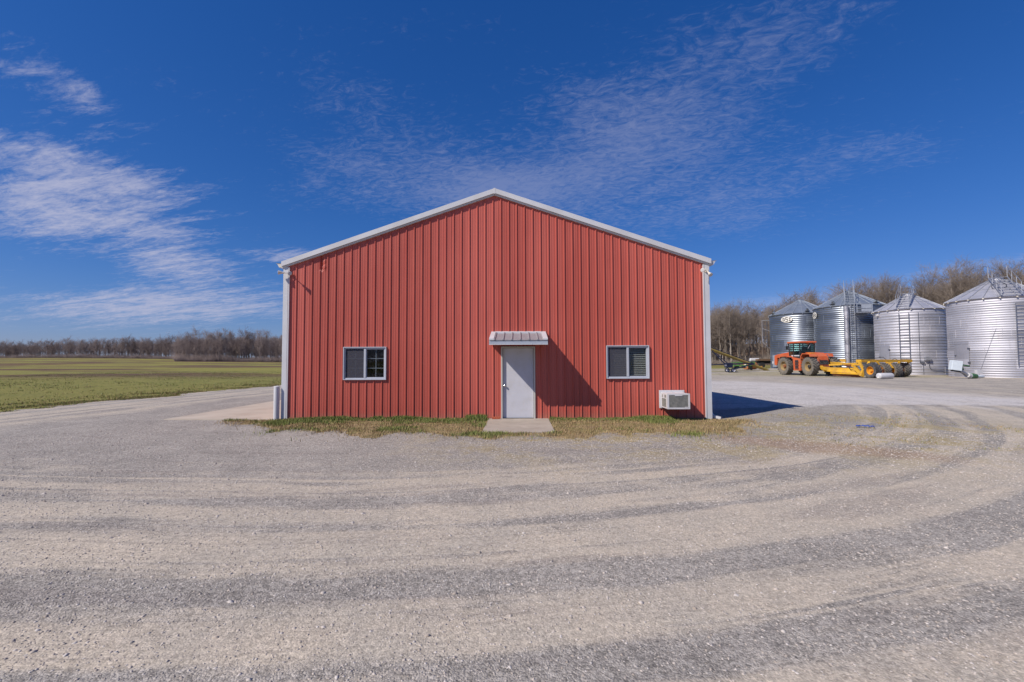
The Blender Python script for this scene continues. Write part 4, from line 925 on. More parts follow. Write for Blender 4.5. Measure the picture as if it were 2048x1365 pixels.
# bin 2: bright chute, ladder, cage, balcony
g, at2, h2, R2, zt2, rc2 = b2
MB().cyl(at2(-4, R2+0.26, 0.9), at2(-4, R2+0.26, h2-0.15), 0.27, n=24).build('downpipe', M['galvB'], g, smooth=True)
add_ladder(b2, 4.5, 0.8, h2+0.1, 0.42, 'steel', 0.35); add_cage(b2, 1.5, 2.2, h2-0.5, 0.62, 'steeldk', 1.5)
add_roof_ladder(b2, 2, 0.95, 'greybox', 1.35)
m = MB(); T = Matrix.Translation(at2(17, R2+0.05, 7.05)) @ Matrix.Rotation(math.radians(17), 4, 'Z')
m.box(-0.65, 0.85, -0.95, 0, -0.04, 0.04); m.build('balcony_floor', M['steel'], g, M=T)
m = MB()
for px_ in (-0.65, 0.85): m.bar((px_, -0.93, 0), (px_, -0.93, 1.05), 0.07); m.bar((px_, -0.02, 0), (px_, -0.02, 1.05), 0.07)
for zz in (1.05, 0.5): m.bar((-0.65, -0.93, zz), (0.85, -0.93, zz), 0.05); m.bar((0.85, -0.93, zz), (0.85, 0, zz), 0.05)
m.box(-0.2, 0.80, -0.90, -0.88, 0.1, 1.0)
m.each('balcony_railing_bar', M['greybox'], g, M=T)
# bin 3
add_ladder(b3, -7.5, 0.45, 6.6, 0.80, 'steeldk', 0.12, 0.62, 0.05); add_roof_ladder(b3, -9, 1.05, 'steel', 1.3, 6)
add_door(b3, -44, 0.75, 3.15, 1.2, 'galvB'); add_box(b3, 24, 1.75, 0.5, 0.38, 0.3, 'electrical_box', 'steel')
add_box(b3, 17, 1.35, 0.28, 0.2, 0.2, 'switch_box', 'steeldk')
m = MB(); a3 = b3[1]; R3 = b3[3]
m.tube([a3(27, R3+0.09, 1.7), a3(27, R3+0.09, 0.9), a3(30, R3+.09, 0.62), a3(36, R3+0.1, 0.5), a3(60, R3+.1, 0.45), a3(80, R3+.1, 0.48)], 0.025, 6)
m.cyl(a3(13.5, R3+.06, 1.3), a3(13.5, R3+.06, 6.6), 0.018, n=6); m.cyl(a3(18, R3+.08, 1.3), a3(18, R3+.08, 0.1), 0.018, n=6)
m.build('conduit', M['steeldk'], b3[0])
m = MB(); m.cyl(a3(-56, R3+.05, 6.55), a3(-56, R3+.25, 6.5), 0.14, 0.1, 12); m.build('yard_lamp', M['poly'], b3[0])
# bin 4
add_ladder(b4, 24, 1.1, 6.3, 0.85, 'steeldk', 0.16, 0.30, 0.05); add_roof_ladder(b4, 14, 1.2, 'steel', 1.05, 6)
add_door(b4, -43, 1.0, 2.95, 1.25, 'galvB')
m = MB(); R4 = b4[3]; a4 = b4[1]
m.cyl(a4(-2, R4+0.08, 4.3), a4(-22, R4+0.08, 0.3), 0.009, n=5); m.cyl(a4(-60, R4+.08, 4.0), a4(-54, R4+.08, 3.0), 0.009, n=5)
m.build('hanging_cable', M['steel'], b4[0])
m = MB(); g4 = b4
cc = at4 = a4(4, 2.3, 8.0); pts = [cc+Vector((0.45*math.cos(t/16*2*PI), -0.36*math.sin(t/16*2*PI)-0.0, -0.24*math.sin(t/16*2*PI)*-1-0.02)) for t in range(17)]
m.tube(pts, 0.03, 6); m.build('roof_hatch_ring', M['steeldk'], b4[0])

# unloading auger with green boot at bin 4
def px2(px, py, d):
    """point seen at photo position (px,py) at d metres, used once as a tape measure"""
    v = f_*910+r2*(px-1024)-u2*(py-682.5); k = d/ (v.x*-math.sin(YAW)+v.y*math.cos(YAW)); return CAM+v*k
UA = empty('unloading_auger', px2(1918, 756, 37.5)); ubase = UA.location.copy(); ubase.z = Hs(ubase.x, ubase.y); UA.location = ubase
tag(UA, 'small unloading auger with pale hood and green boot at the foot of the nearest bin', 'auger')
def L(px, py, d): return px2(px, py, d)-ubase
m = MB(); T = Matrix.Translation(L(1911, 731.5, 37.4)) @ Matrix.Rotation(YAW-0.25, 4, 'Z') @ Matrix.Rotation(math.radians(9), 4, 'Y')
m.box(-0.36, 0.36, -0.22, 0.22, -0.40, 0.40); m.build('motor_hood', M['hopper'], UA, bevel=0.03, M=T)
MB().box(-0.2, 0.34, -0.10, 0.15, -0.50, -0.41, ).build('motor_base', M['dark'], UA, M=T)
MB().bar(L(1922, 730, 37.6), L(1938, 732.5, 37.8), 0.10, 0.10).bar(L(1922, 731, 37.6), L(1925, 741, 37.6), 0.14, 0.12).build('bracket', M['agreen'], UA)
MB().cyl(L(1920, 742, 37.5), L(1937, 752, 37.7), 0.13, n=14).build('auger_tube', M['steel'], UA, smooth=True)
MB().cyl(L(1934, 750.5, 37.65), L(1939, 752, 37.75), 0.20, 0.23, 16).build('collar', M['poly'], UA, smooth=True)
MB().cyl(L(1939, 752, 37.75), L(1951, 753, 38.0), 0.25, 0.20, 16).build('boot', M['agreen'], UA, smooth=True)
MB().cyl(L(1951, 753.3, 38.0), L(1966, 753.5, 38.4), 0.13, 0.11, 12).build('outlet_tube', M['hopper'], UA, smooth=True)
MB().box(-.22, .22, -.12, .12, -.16, .16, Matrix.Translation(L(1957, 744, 38.3))).build('switch_box', M['poly'], UA)

# ------------------------------------------------------------------ wheels
def wheel(parent, loc, R, w, rimr, lugs, tyre_m, side_m, rim_m, rz=0.0, name='wheel', hubm=None, face=-1):
    h = empty(name, loc, rz, parent)
    t = MB(); hw = w/2
    t.lathe([(-hw*0.78, rimr), (-hw*0.98, rimr+(R-rimr)*0.35), (-hw, rimr+(R-rimr)*0.6), (-hw*0.92, R*0.93), (-hw*0.4, R*0.955), (hw*0.4, R*0.955), (hw*0.92, R*0.93), (hw, rimr+(R-rimr)*0.6), (hw*0.98, rimr+(R-rimr)*0.35), (hw*0.78, rimr)], 40, 'X')
    t.build('sidewall', side_m, h, smooth=True)
    if lugs:
        g = MB()
        for s in (-1, 1):
            for k in range(lugs):
                a = 2*PI*(k+(0.5 if s > 0 else 0))/lugs
                T = Matrix.Rotation(a, 4, 'X') @ Matrix.Translation((s*hw*0.5, 0, R*0.965)) @ Matrix.Rotation(s*math.radians(38), 4, 'Z')
                g.box(-hw*0.62, hw*0.62, -0.042*R, 0.042*R, -R*0.05, R*0.035, T)
        g.build('tyre_lugs', tyre_m, h)
    r = MB()
    r.lathe([(-hw*0.74, rimr*1.02), (-hw*0.78, rimr*0.95), (-hw*0.55, rimr*0.88), (-hw*0.15, rimr*0.80), (-hw*0.05, rimr*0.35), (-hw*0.05, 0.0)], 28, 'X')
    r.lathe([(hw*0.74, rimr*1.02), (hw*0.78, rimr*0.95), (hw*0.55, rimr*0.88), (hw*0.15, rimr*0.80), (hw*0.05, rimr*0.35), (hw*0.05, 0.0)], 28, 'X')
    r.build('rim', rim_m, h, smooth=True)
    hb = MB(); hb.lathe([(-hw*0.06, rimr*0.36), (-hw*0.5, rimr*0.34), (-hw*0.62, rimr*0.26), (-hw*0.64, 0.0)], 20, 'X')
    hb.build('hub', hubm or rim_m, h, smooth=True)
    return h

# ------------------------------------------------------------------ articulated tractor (heads away from the yard, its left side shows)
tx, ty = Cxy(31.75, 46.8)
T_ = empty('tractor', (tx, ty, Hs(tx, ty)), YAW+0.03)
tag(T_, 'large orange articulated tractor with a glass cab and muddy wheels', 'tractor')
RW = 0.965
for (lx, ly) in ((-1.15, 0), (1.12, 0), (-1.42, 3.6), (0.85, 3.6)):
    wheel(T_, (lx, ly, RW), RW, 0.66, 0.52, 20, M['tyre'], M['sidewall'], M['rim'], 0.0 if ly == 0 else 0.04, hubm=M['dark'] if ly == 0 else M['rustedge'])
m = MB(); m.box(-0.85, 0.80, -0.14, 0.14, 0.82, 1.10).box(-1.15, 0.6, 3.46, 3.74, 0.82, 1.10); m.each('axle', M['orange'], T_)
# rear frame, tank and fenders
m = MB()
m.prism([(-0.45, 1.05), (-0.35, 2.02), (0.25, 2.38), (1.45, 2.45), (1.45, 1.95), (0.6, 1.95), (0.25, 1.7), (0.15, 1.05)], 0, -0.66, 0.50)
m.build('rear_body', M['orange'], T_, bevel=0.03)
m = MB()
for sx0, sx1 in ((-1.48, -0.665), (0.505, 1.0)):
    m.prism([(-0.42, 2.02), (-0.3, 2.28), (0.75, 2.33), (1.0, 2.05), (1.06, 1.7), (1.0, 1.7), (0.93, 2.0), (0.7, 2.25), (-0.3, 2.20), (-0.42, 1.96)], 0, sx0, sx1)
m.each('fender', M['orange'], T_)
MB().box(-1.2, -0.75, -0.2, 0.3, 2.29, 2.37).each('tail_lamp', M['yrim'], T_, bevel=0.02)
m = MB(); m.prism([(-0.66, 1.04), (-0.8, 0.55), (-0.1, 0.55), (0.1, 1.04)], 0, -0.5, 0.40); m.build('drawbar_block', M['rustedge'], T_)
m = MB()
for k in range(6): m.cyl((-0.45+k*0.15, -0.47, 1.45+0.05*(k % 3)), (-0.4+k*0.15, -0.62, 1.15), 0.03, n=6)
m.cyl((-.5, -.46, 1.7), (-.2, -.6, 1.2), 0.025, n=6); m.box(-.5, .36, -.48, -.452, 1.2, 1.62); m.build('hydraulic_couplers', M['dark'], T_)
# articulation and steps
m = MB(); m.box(-0.55, 0.5, 0.9, 2.3, 0.75, 1.35); m.build('hinge_frame', M['rustedge'], T_)
m = MB()
m.prism([(1.15, 0.52), (1.05, 1.75), (2.55, 1.95), (2.55, 1.80), (2.35, 1.75), (2.25, 0.52)], 0, -1.42, -1.30)
m.prism([(1.15, 0.52), (1.05, 1.75), (1.22, 1.77), (1.32, 0.52)], 0, -1.30, -0.90)
m.each('step_panel', M['orange'], T_)
m = MB()
for z in (0.70, 1.03, 1.38): m.box(-1.50, -0.95, 1.38, 1.95, z, z+0.05)
for z in (0.78, 1.11, 1.44): m.box(-1.428, -1.421, 1.45, 2.0, z, z+0.18)
m.each('step', M['dark'], T_)
# front fenders
m = MB(); m.prism([(2.45, 1.92), (2.5, 2.02), (3.2, 2.08), (4.3, 2.05), (4.55, 1.6), (4.5, 1.6), (4.25, 1.98), (3.2, 2.02), (2.55, 1.95)], 0, -1.6, -0.95)
m.build('front_fender', M['orange'], T_)
# cab
cabx0, cabx1, caby0, caby1 = -1.28, 0.32, 1.35, 3.05
m = MB(); m.box(cabx0+0.05, cabx1-0.05, caby0, caby1, 1.35, 2.02); m.build('cab_base', M['dark'], T_, bevel=0.03)
MB().box(cabx0-0.02, cabx0+0.04, caby0+0.1, caby1-0.3, 2.03, 2.16).build('sill_stripe', M['poly'], T_)
m = MB(); zb, zt_ = 2.02, 3.42
posts = [(cabx0, caby0), (cabx0, (caby0+caby1)/2+0.15), (cabx0, caby1), (cabx1, caby0), (cabx1, caby1)]
for (a, b) in posts: m.bar((a, b, zb-0.1), (a-0.02, b+(0.12 if b == caby1 else 0), zt_), 0.085, 0.085)
m.each('cab_post', M['dark'], T_)
m = MB()
m.box(cabx0-0.005, cabx0+0.005, caby0+0.05, caby1-0.05, zb+0.12, zt_); m.box(cabx1-0.005, cabx1+0.005, caby0+0.05, caby1-0.05, zb, zt_)
m.box(cabx0+0.05, cabx1-0.05, caby0-0.005, caby0+0.005, zb, zt_); m.box(cabx0+0.05, cabx1-0.05, caby1, caby1+0.01, zb, zt_)
m.each('cab_window', M['cabglass'], T_)
m = MB(); m.box(cabx0-0.12, cabx1+0.12, caby0-0.18, caby1+0.28, zt_+0.01, zt_+0.20); m.build('cab_roof', M['orange'], T_, bevel=0.06)
MB().box(-0.62, -0.34, caby0-0.10, caby0-0.01, zt_-0.12, zt_).box(0.05, .3, caby0-.10, caby0-.01, zt_-.1, zt_).each('work_lamp', M['rustedge'], T_)
m = MB(); m.box(-0.85, -0.2, 1.75, 2.3, 2.0, 2.45).box(-0.82, -0.25, 1.62, 1.80, 2.4, 3.05).box(-0.75, -0.35, 2.75, 2.95, 1.9, 2.6)
m.build('seat', M['seat'], T_, bevel=0.05)
m = MB(); m.box(-0.28, 0.02, 1.5, 1.6, 2.4, 3.4).build('screen_pillar', M['seat'], T_)
MB().cyl((-0.15, caby0-0.03, 3.3), (-0.42, caby0-0.03, 2.85), 0.025, n=6).build('wiper', M['steel'], T_)
m = MB(); m.box(cabx0-0.42, cabx0-0.20, 3.0, 3.06, 2.78, 3.14).bar((cabx0, 3.03, 3.3), (cabx0-0.34, 3.03, 3.3), 0.03).bar((cabx0-0.31, 3.03, 3.35), (cabx0-0.31, 3.03, 2.8), 0.03); m.build('mirror', M['dark'], T_)
# hood
m = MB(); m.prism([(3.06, 2.02), (3.06, 2.62), (6.3, 2.26), (6.75, 2.15), (6.8, 1.05), (6.4, 1.0), (6.3, 1.85), (3.06, 1.98)], 0, -0.72, 0.35)
m.build('hood', M['orange'], T_, bevel=0.05)
m = MB(); m.box(-0.55, 0.2, 2.2, 6.3, 0.9, 1.83); m.build('engine', M['dark'], T_)
MB().cyl((0.2, 3.4, 2.4), (0.2, 3.4, 2.75), 0.07, n=10).build('exhaust_stack', M['steeldk'], T_)

# ------------------------------------------------------------------ yellow box scraper
sx_, sy_ = Cxy(33.4, 41.5)
SC = empty('scraper', (sx_, sy_, Hs(sx_, sy_)), YAW)
tag(SC, 'long yellow earth scraper on four lugged wheels hitched behind the orange tractor', 'scraper')
def SP(px, z, d): # local point at photo column px, height z, distance d
    x, y = Cxy((px-1024)/910*d, d); v = Matrix.Rotation(-YAW, 4, 'Z') @ Vector((x-sx_, y-sy_, 0)); return Vector((v.x, v.y, z))
RS = 0.665
for px_, dd, yr in ((1743, 40.0, 0.12), (1764, 41.6, 0.0), (1786, 41.6, 0.0), (1804, 43.4, 0.0)):
    p = SP(px_, RS, dd); wheel(SC, p, RS, 0.62, 0.36, 18, M['tyre'], M['tyre'] if px_ < 1750 else M['sidewall'], M['yrim'], yr, hubm=M['yrim'])
m = MB()
m.bar(SP(1716, 1.50, 41.3), SP(1818, 1.50, 43.2), 0.5, 0.26)
m.bar(SP(1716, 1.47, 42.4), SP(1821, 1.49, 44.3), 0.18, 0.14)
m.each('top_beam', M['yellow'], SC, bevel=0.02)
m = MB()
def plate(pts, th=0.10):
    """polygon of local points given a thickness in depth"""
    n = len(pts); q = [p+Vector((0, th, 0)) for p in pts]; m.add(list(pts)+q, [tuple(range(n)), tuple(range(n, 2*n))[::-1]]+[(i, n+i, n+(i+1) % n, (i+1) % n) for i in range(n)])
m.bar(SP(1717, 1.42, 41.0), SP(1727, 0.62, 40.6), 0.16, 0.2); m.bar(SP(1738, 1.40, 41.0), SP(1727, 0.62, 40.6), 0.18, 0.2)
m.bar(SP(1727, 0.75, 40.6), SP(1721, 0.15, 40.6), 0.2, 0.30); m.bar(SP(1708, 0.95, 41.4), SP(1721, 0.25, 40.9), 0.2, 0.26)
m.each('gooseneck_arm', M['yellow'], SC)
m = MB()
plate([SP(1658, 0.90, 43.6), SP(1712, 0.86, 41.6), SP(1722, 0.55, 41.0), SP(1718, 0.22, 41.0), SP(1700, 0.42, 41.8), SP(1655, 0.50, 43.7)], 0.25)
m.bar(SP(1660, 0.38, 43.4), SP(1722, 0.34, 40.9), 0.15, 0.13)
m.each('side_panel', M['yellow'], SC)
m = MB()
plate([SP(1660, 1.42, 44.6), SP(1690, 1.36, 43.6), SP(1690, 1.22, 43.6), SP(1663, 1.08, 44.6)], 0.12)
m.bar(SP(1657, 1.12, 44.4), SP(1714, 1.28, 42.6), 0.16, 0.16); m.bar(SP(1672, 1.55, 46.6), SP(1691, 1.52, 46.0), 0.3, 0.26)
m.bar(SP(1682, 1.25, 43.6), SP(1712, 0.95, 42.0), 0.14, 0.14); m.bar(SP(1690, 1.2, 43.0), SP(1722, 1.15, 41.8), 0.12, 0.12)
m.each('pull_beam', M['yellow'], SC)
m = MB(); m.bar(SP(1645, 0.78, 45.4), SP(1662, 0.70, 43.9), 0.3, 0.3); m.bar(SP(1640, 0.95, 46.0), SP(1650, 0.55, 45.0), 0.3, 0.2); m.each('drawbar', M['yellow'], SC)
m = MB(); plate([SP(1668, 0.34, 43.0), SP(1722, 0.30, 41.2), SP(1718, 0.04, 41.3), SP(1672, 0.10, 43.0)], 0.5); m.build('cutting_edge', M['rustedge'], SC)
m = MB()
plate([SP(1775, 1.40, 41.6), SP(1784, 1.40, 41.6), SP(1790, 0.86, 41.3), SP(1773, 0.86, 41.3)], 0.3)
m.bar(SP(1753, 1.42, 41.6), SP(1758, 1.1, 41.6), 0.12); m.bar(SP(1798, 1.42, 42.2), SP(1794, 1.2, 42.2), 0.12); m.bar(SP(1818, 1.42, 43.4), SP(1812, 1.2, 43.4), 0.14)
m.each('axle_bracket', M['yellow'], SC)
m = MB(); m.bar(SP(1750, 0.66, 40.6), SP(1812, 0.66, 43.4), 0.3, 0.22); m.box(-.6, .9, -.2, .3, .45, .8, Matrix.Translation(SP(1780, 0, 42.4))); m.build('axle', M['rustedge'], SC)
m = MB()
m.tube([SP(1712, 1.62, 42), SP(1740, 1.72, 42), SP(1765, 1.85, 42.2), SP(1772, 1.60, 42.2)], 0.025, 5); m.tube([SP(1783, 1.6, 42), SP(1788, 1.72, 42), SP(1794, 1.6, 42)], 0.02, 5)
m.tube([SP(1695, 1.0, 42.2), SP(1700, .7, 41.8), SP(1708, .8, 41.4), SP(1712, 1.1, 41.2)], 0.03, 5); m.build('hydraulic_hose', M['dark'], SC)
MB().box(-.35, .35, -.1, .1, 1.0, 1.18, Matrix.Translation(SP(1697, 0, 42.6))).build('valve_block', M['rustedge'], SC)

TK = empty('water_tank', (*Cxy(30.9, 37.8), 0)); tkz = Hs(TK.location.x, TK.location.y); TK.location.z = tkz; TK.rotation_euler = (0, 0, YAW+0.18)
tag(TK, 'white plastic cylinder tank lying on the gravel in front of the scraper wheels', 'tank')
MB().lathe([(-0.68, 0.0), (-0.68, 0.17), (-0.64, 0.235), (-0.60, 0.25), (0.60, 0.25), (0.64, 0.235), (0.68, 0.17), (0.68, 0.0)], 28, 'X', (0, 0, 0.25)).build('shell', M['poly'], TK, smooth=True)
MB().cyl((-0.695, 0, 0.14), (-0.68, 0, 0.14), 0.07, n=14).build('cap', M['signw'], TK)

# ------------------------------------------------------------------ grain auger and implements by the wood
AU = empty('grain_auger', (*Cxy(28.0, 57.0), 0)); abase = Vector((AU.location.x, AU.location.y, Hs(AU.location.x, AU.location.y))); AU.location = abase
tag(AU, 'long yellow transport auger on a dark blue wheeled undercarriage', 'grain auger')
def LA(px, py, d): return px2(px, py, d)-abase
MB().cyl(LA(1385, 686, 56.0), LA(1535, 741, 60.0), 0.17, n=14).build('auger_tube', M['augyel'], AU, smooth=True)
m = MB(); m.cyl(LA(1385, 682, 56.0), LA(1508, 727, 59.2), 0.04, n=6); m.build('truss_cable', M['navy'], AU)
MB().cyl(LA(1533, 740, 60.0), LA(1543, 744, 60.3), 0.13, 0.09, 10).build('intake', M['dark'], AU)
m = MB()
for dd in (56.0, 58.0):
    m.bar(LA(1424, 702, dd), LA(1450, 729, dd), 0.10); m.bar(LA(1432, 707, dd), LA(1456, 728, dd), 0.08)
    m.bar(LA(1452, 729, dd), LA(1505, 727, dd+1), 0.14); m.bar(LA(1467, 739, dd), LA(1508, 728, dd+1), 0.13)
m.bar(LA(1405, 731, 57), LA(1455, 729, 57), 0.12); m.bar(LA(1454, 740, 56), LA(1467, 740, 58), 0.12); m.box(-.3, .3, -.5, .5, -.3, .3, Matrix.Translation(LA(1457, 731, 57.5)))
m.build('undercarriage', M['navy'], AU)
for (a, b, dd, r) in ((1454.2, 740.4, 57.6, 0.30), (1467.2, 740.6, 56.6, 0.32), (1450.8, 730.5, 56.2, 0.20)):
    wheel(AU, LA(a, b, dd), r, 0.22, r*0.62, 0, M['dark'], M['dark'], M['wrim'], 1.25, hubm=M['wrim'])
def at_px(px, d): x, y = Cxy((px-1024)/910*d, d); return (x, y, Hs(x, y))
PLT = empty('planter', at_px(1488, 60.5), YAW); PLT.scale = (0.72, 0.6, 0.85); tag(PLT, 'green tool frame of a planter parked behind the auger', 'planter')
m = MB()
for z in (0.75, 1.25): m.bar((-1.9, 0, z), (1.9, 0, z), 0.17); m.bar((-1.9, 1.2, z), (1.9, 1.2, z), 0.12)
for k in range(6): m.bar((-1.9+k*0.76, 0, 0.7), (-1.9+k*0.76, 0, 1.3), 0.12); m.bar((-1.9+k*0.76, 0, 0.75), (-1.9+k*0.76, 1.2, 0.75), 0.1)
m.build('frame', M['green'], PLT)
for k in range(3): MB().box(-0.28, 0.28, 0.1, 0.6, 0.35, 0.72, Matrix.Translation((-1.2+1.2*k, 0, 0))).build('row_unit', M['dark'], PLT)
for k in (-1.5, 1.5): MB().cyl((k-.1, .6, .35), (k+.1, .6, .35), 0.35, n=18).build('wheel', M['dark'], PLT)
RL = empty('roller', at_px(1499, 63), YAW+0.5); tag(RL, 'rusty orange steel roller lying under the tube of the auger', 'roller')
MB().cyl((-1.0, 0, 0.5), (1.0, 0, 0.5), 0.5, n=24).build('drum', M['straw'], RL, smooth=True)
MB().cyl((-1.06, 0, 0.5), (-1.0, 0, 0.5), 0.22, n=16).cyl((1.0, 0, 0.5), (1.06, 0, 0.5), 0.22, n=16).each('end_plate', M['cream'], RL)
NT_ = empty('nurse_tank', at_px(1508, 72), YAW); NT_.scale = (0.62, 0.62, 0.72); tag(NT_, 'white tank on a low trailer behind the planter', 'tank trailer')
MB().lathe([(-1.25, 0.0), (-1.2, 0.3), (-1.05, 0.42), (1.05, 0.42), (1.2, 0.3), (1.25, 0)], 24, 'X', (0, 0, 1.75)).build('tank_shell', M['poly'], NT_, smooth=True)
MB().box(-1.6, 1.5, -0.5, 0.5, 1.05, 1.2).box(-1.1, -.9, -.5, .5, 1.2, 1.45).box(.9, 1.1, -.5, .5, 1.2, 1.45).build('trailer_frame', M['dark'], NT_)
for k in (-0.6, 0.6): MB().cyl((k-.4, -0.6, .42), (k-.4, -0.4, .42), 0.42, n=20).build('wheel', M['dark'], NT_)
WG = empty('wagon', at_px(1530, 72), YAW); tag(WG, 'low brown timber flatbed wagon against the wood beside the farthest bin', 'wagon')
MB().box(-1.7, 1.7, -1, 1, 1.15, 1.42).build('deck', M['timber'], WG)
MB().box(-1.4, 1.4, -.7, .7, .7, 1.14).build('chassis', M['dark'], WG)
for k in (-1.0, 1.0): MB().cyl((k, -0.9, .45), (k, -0.65, .45), 0.45, n=20).build('wheel', M['dark'], WG)
YI = empty('seed_hopper', at_px(1519, 62), YAW); YI.scale = (0.55, 0.55, 0.6); tag(YI, 'small yellow seed hopper beside the rusty roller', 'hopper')
MB().prism([(-.25, .25), (.25, .25), (.45, .8), (-.45, .8)], 1, -.3, .3).build('bin', M['yrim'], YI); MB().bar((-.2, 0, 0), (-.2, 0, .3), .06).bar((.2, 0, 0), (.2, 0, .3), .06).each('leg', M['dark'], YI)

# ------------------------------------------------------------------ bare winter trees
def barkmat(name, c0, c1):
    m = bpy.data.materials.new(name); m.use_nodes = True; t = NT(m.node_tree)
    inf = t.n('ShaderNodeObjectInfo').outputs['Random']; co = t.n('ShaderNodeTexCoord').outputs['Object']
    n_ = t.m('ADD', t.m('MULTIPLY', inf, 0.5), t.m('ADD', t.m('MULTIPLY', t.noise(co, 0.8, 4), 0.35), t.m('MULTIPLY', t.noise(co, 0.07, 3), 0.35)))
    c = t.mix(t.mr(n_, 0.22, 0.95), c0, c1)
    t.n('ShaderNodeOutputMaterial', {0: t.n('ShaderNodeBsdfPrincipled', {'Base Color': c, 'Roughness': 0.95, 'Specular IOR Level': 0.1})}); return m
M['bark'] = barkmat('bark', (0.20, 0.165, 0.13), (0.44, 0.385, 0.32))
M['twig'] = barkmat('twigs', (0.16, 0.132, 0.112), (0.285, 0.235, 0.195))
M['farbark'] = barkmat('hazed_bark', (0.15, 0.125, 0.115), (0.31, 0.265, 0.24))  # far bark and twig colours lifted towards lavender grey in place of haze
M['fartwig'] = barkmat('hazed_twigs', (0.17, 0.135, 0.13), (0.29, 0.235, 0.215))
class TM:
    def __init__(s): s.V = []; s.T = []
    def seg(s, a, b, r0, r1, n=4):
        ax = (b-a); l = np.linalg.norm(ax); ax = ax/max(l, 1e-6)
        t = np.cross(ax, (0.3, 0.2, 0.9)); t /= np.linalg.norm(t); w = np.cross(ax, t); k = len(s.V)
        for p, r in ((a, r0), (b, r1)):
            for i in range(n): q = 2*PI*i/n; s.V.append(p+(t*math.cos(q)+w*math.sin(q))*r)
        for i in range(n): j = (i+1) % n; s.T += [(k+i, k+j, k+n+j), (k+i, k+n+j, k+n+i)]
    def spike(s, a, b, r):
        ax = (b-a); t = np.cross(ax, (0.31, 0.22, 0.9)); t /= max(np.linalg.norm(t), 1e-6); w = np.cross(ax, t); w /= max(np.linalg.norm(w), 1e-6); k = len(s.V)
        for q in (0, 2.1, 4.2): s.V.append(a+(t*math.cos(q)+w*math.sin(q))*r)
        s.V.append(b); s.T += [(k, k+1, k+3), (k+1, k+2, k+3), (k+2, k, k+3)]
def tree_arrays(seed, Ht, first, spread, nl, nb, ntw, rt, twr):
    rs = np.random.default_rng(seed); tr = TM(); cr = TM()
    pts = [np.array([0, 0, -0.3])]; nseg = 9; lean = rs.normal(0, 0.02, 2)
    for i in range(1, nseg+1): z = Ht*0.93*i/nseg; pts.append(np.array([lean[0]*z+rs.normal(0, .012)*Ht*.3, lean[1]*z+rs.normal(0, .012)*Ht*.3, z]))
    rad = [rt*(1-0.93*(i/nseg))**0.9+0.012 for i in range(nseg+1)]
    for i in range(nseg): tr.seg(pts[i], pts[i+1], rad[i], rad[i+1], 6)
    def dirv(base, ang, az):
        b = base/np.linalg.norm(base); t = np.cross(b, (0.2, 0.1, 0.97)); t /= np.linalg.norm(t); w = np.cross(b, t)
        return b*math.cos(ang)+(t*math.cos(az)+w*math.sin(az))*math.sin(ang)
    for l in range(nl):
        f = first+(0.97-first)*((l+rs.uniform(0, 1))/nl); idx = min(nseg-1, int(f*nseg)); u = f*nseg-idx
        p = pts[idx]*(1-u)+pts[min(idx+1, nseg)]*u
        ln = Ht*spread*(0.62+0.95*math.sin(PI*min(1, .12+.86*(f-first)/(1-first)))**0.8*0.6-0.12*(f-first))*rs.uniform(0.6, 1.15)
        el = math.radians(rs.uniform(22, 62)+14*f); az = rs.uniform(0, 2*PI)
        d = np.array([math.cos(az)*math.cos(el), math.sin(az)*math.cos(el), math.sin(el)])
        r0 = max(0.018, rad[idx]*rs.uniform(0.35, 0.6)); q = p; path = [p]
        for k in range(3): d = d+rs.normal(0, .13, 3)+np.array([0, 0, .09]); d /= np.linalg.norm(d); q = q+d*ln/3; path.append(q)
        for k in range(3): cr.seg(path[k], path[k+1], r0*(1-k*0.3), r0*(1-(k+1)*0.3), 4)
        for b in range(nb):
            fb = rs.uniform(0.2, 1.0)*3; k = min(2, int(fb)); pb = path[k]+(path[k+1]-path[k])*(fb-k)
            db = dirv(path[k+1]-path[k], math.radians(rs.uniform(22, 60)), rs.uniform(0, 2*PI)); db[2] += 0.2
            lb = ln*rs.uniform(0.25, 0.55); mid = pb+db*lb*.5; db2 = db+rs.normal(0, .2, 3); end = mid+db2*lb*.5
            cr.seg(pb, mid, r0*.32+.004, r0*.2+.004, 3); cr.seg(mid, end, r0*.2+.004, 0.006, 3)
            for t in range(ntw):
                ft = rs.uniform(0.1, 1.0); pt = pb+(mid-pb)*2*ft if ft < .5 else mid+(end-mid)*(2*ft-1)
                dt = dirv(db2, math.radians(rs.uniform(18, 65)), rs.uniform(0, 2*PI)); dt[2] += 0.15
                cr.spike(pt, pt+dt*lb*rs.uniform(.25, .7), twr)
    return (np.array(tr.V), np.array(tr.T)), (np.array(cr.V), np.array(cr.T))
near_protos = []; far_protos = []
for s, a in enumerate([(16, .36, .25, 26, 9, 13, .16), (17, .45, .22, 26, 9, 13, .15), (15, .28, .31, 30, 9, 13, .20), (16.5, .50, .20, 24, 9, 12, .12), (14, .20, .30, 30, 9, 13, .15), (17.5, .40, .27, 30, 9, 13, .19)]):
    (tv, tf), (cv, cf) = tree_arrays(100+s, *a, 0.0085); near_protos.append((npmesh('trunk', tv, tf), npmesh('crown', cv, cf)))
for s, a in enumerate([(15, .24, .30, 26, 8, 9, .20), (16, .30, .25, 26, 8, 9, .18), (14, .16, .33, 28, 8, 9, .2), (17, .34, .26, 26, 8, 9, .20), (15, .28, .24, 24, 8, 9, .15)]):
    (tv, tf), (cv, cf) = tree_arrays(200+s, *a, 0.019); far_protos.append((npmesh('trunk', tv, tf), npmesh('crown', cv, cf)))
FARRAW = [tree_arrays(300+s, *a, 0.045) for s, a in enumerate([(15, .16, .32, 18, 6, 6, .18), (16, .22, .28, 18, 6, 6, .16), (14, .12, .34, 18, 6, 6, .18)])]
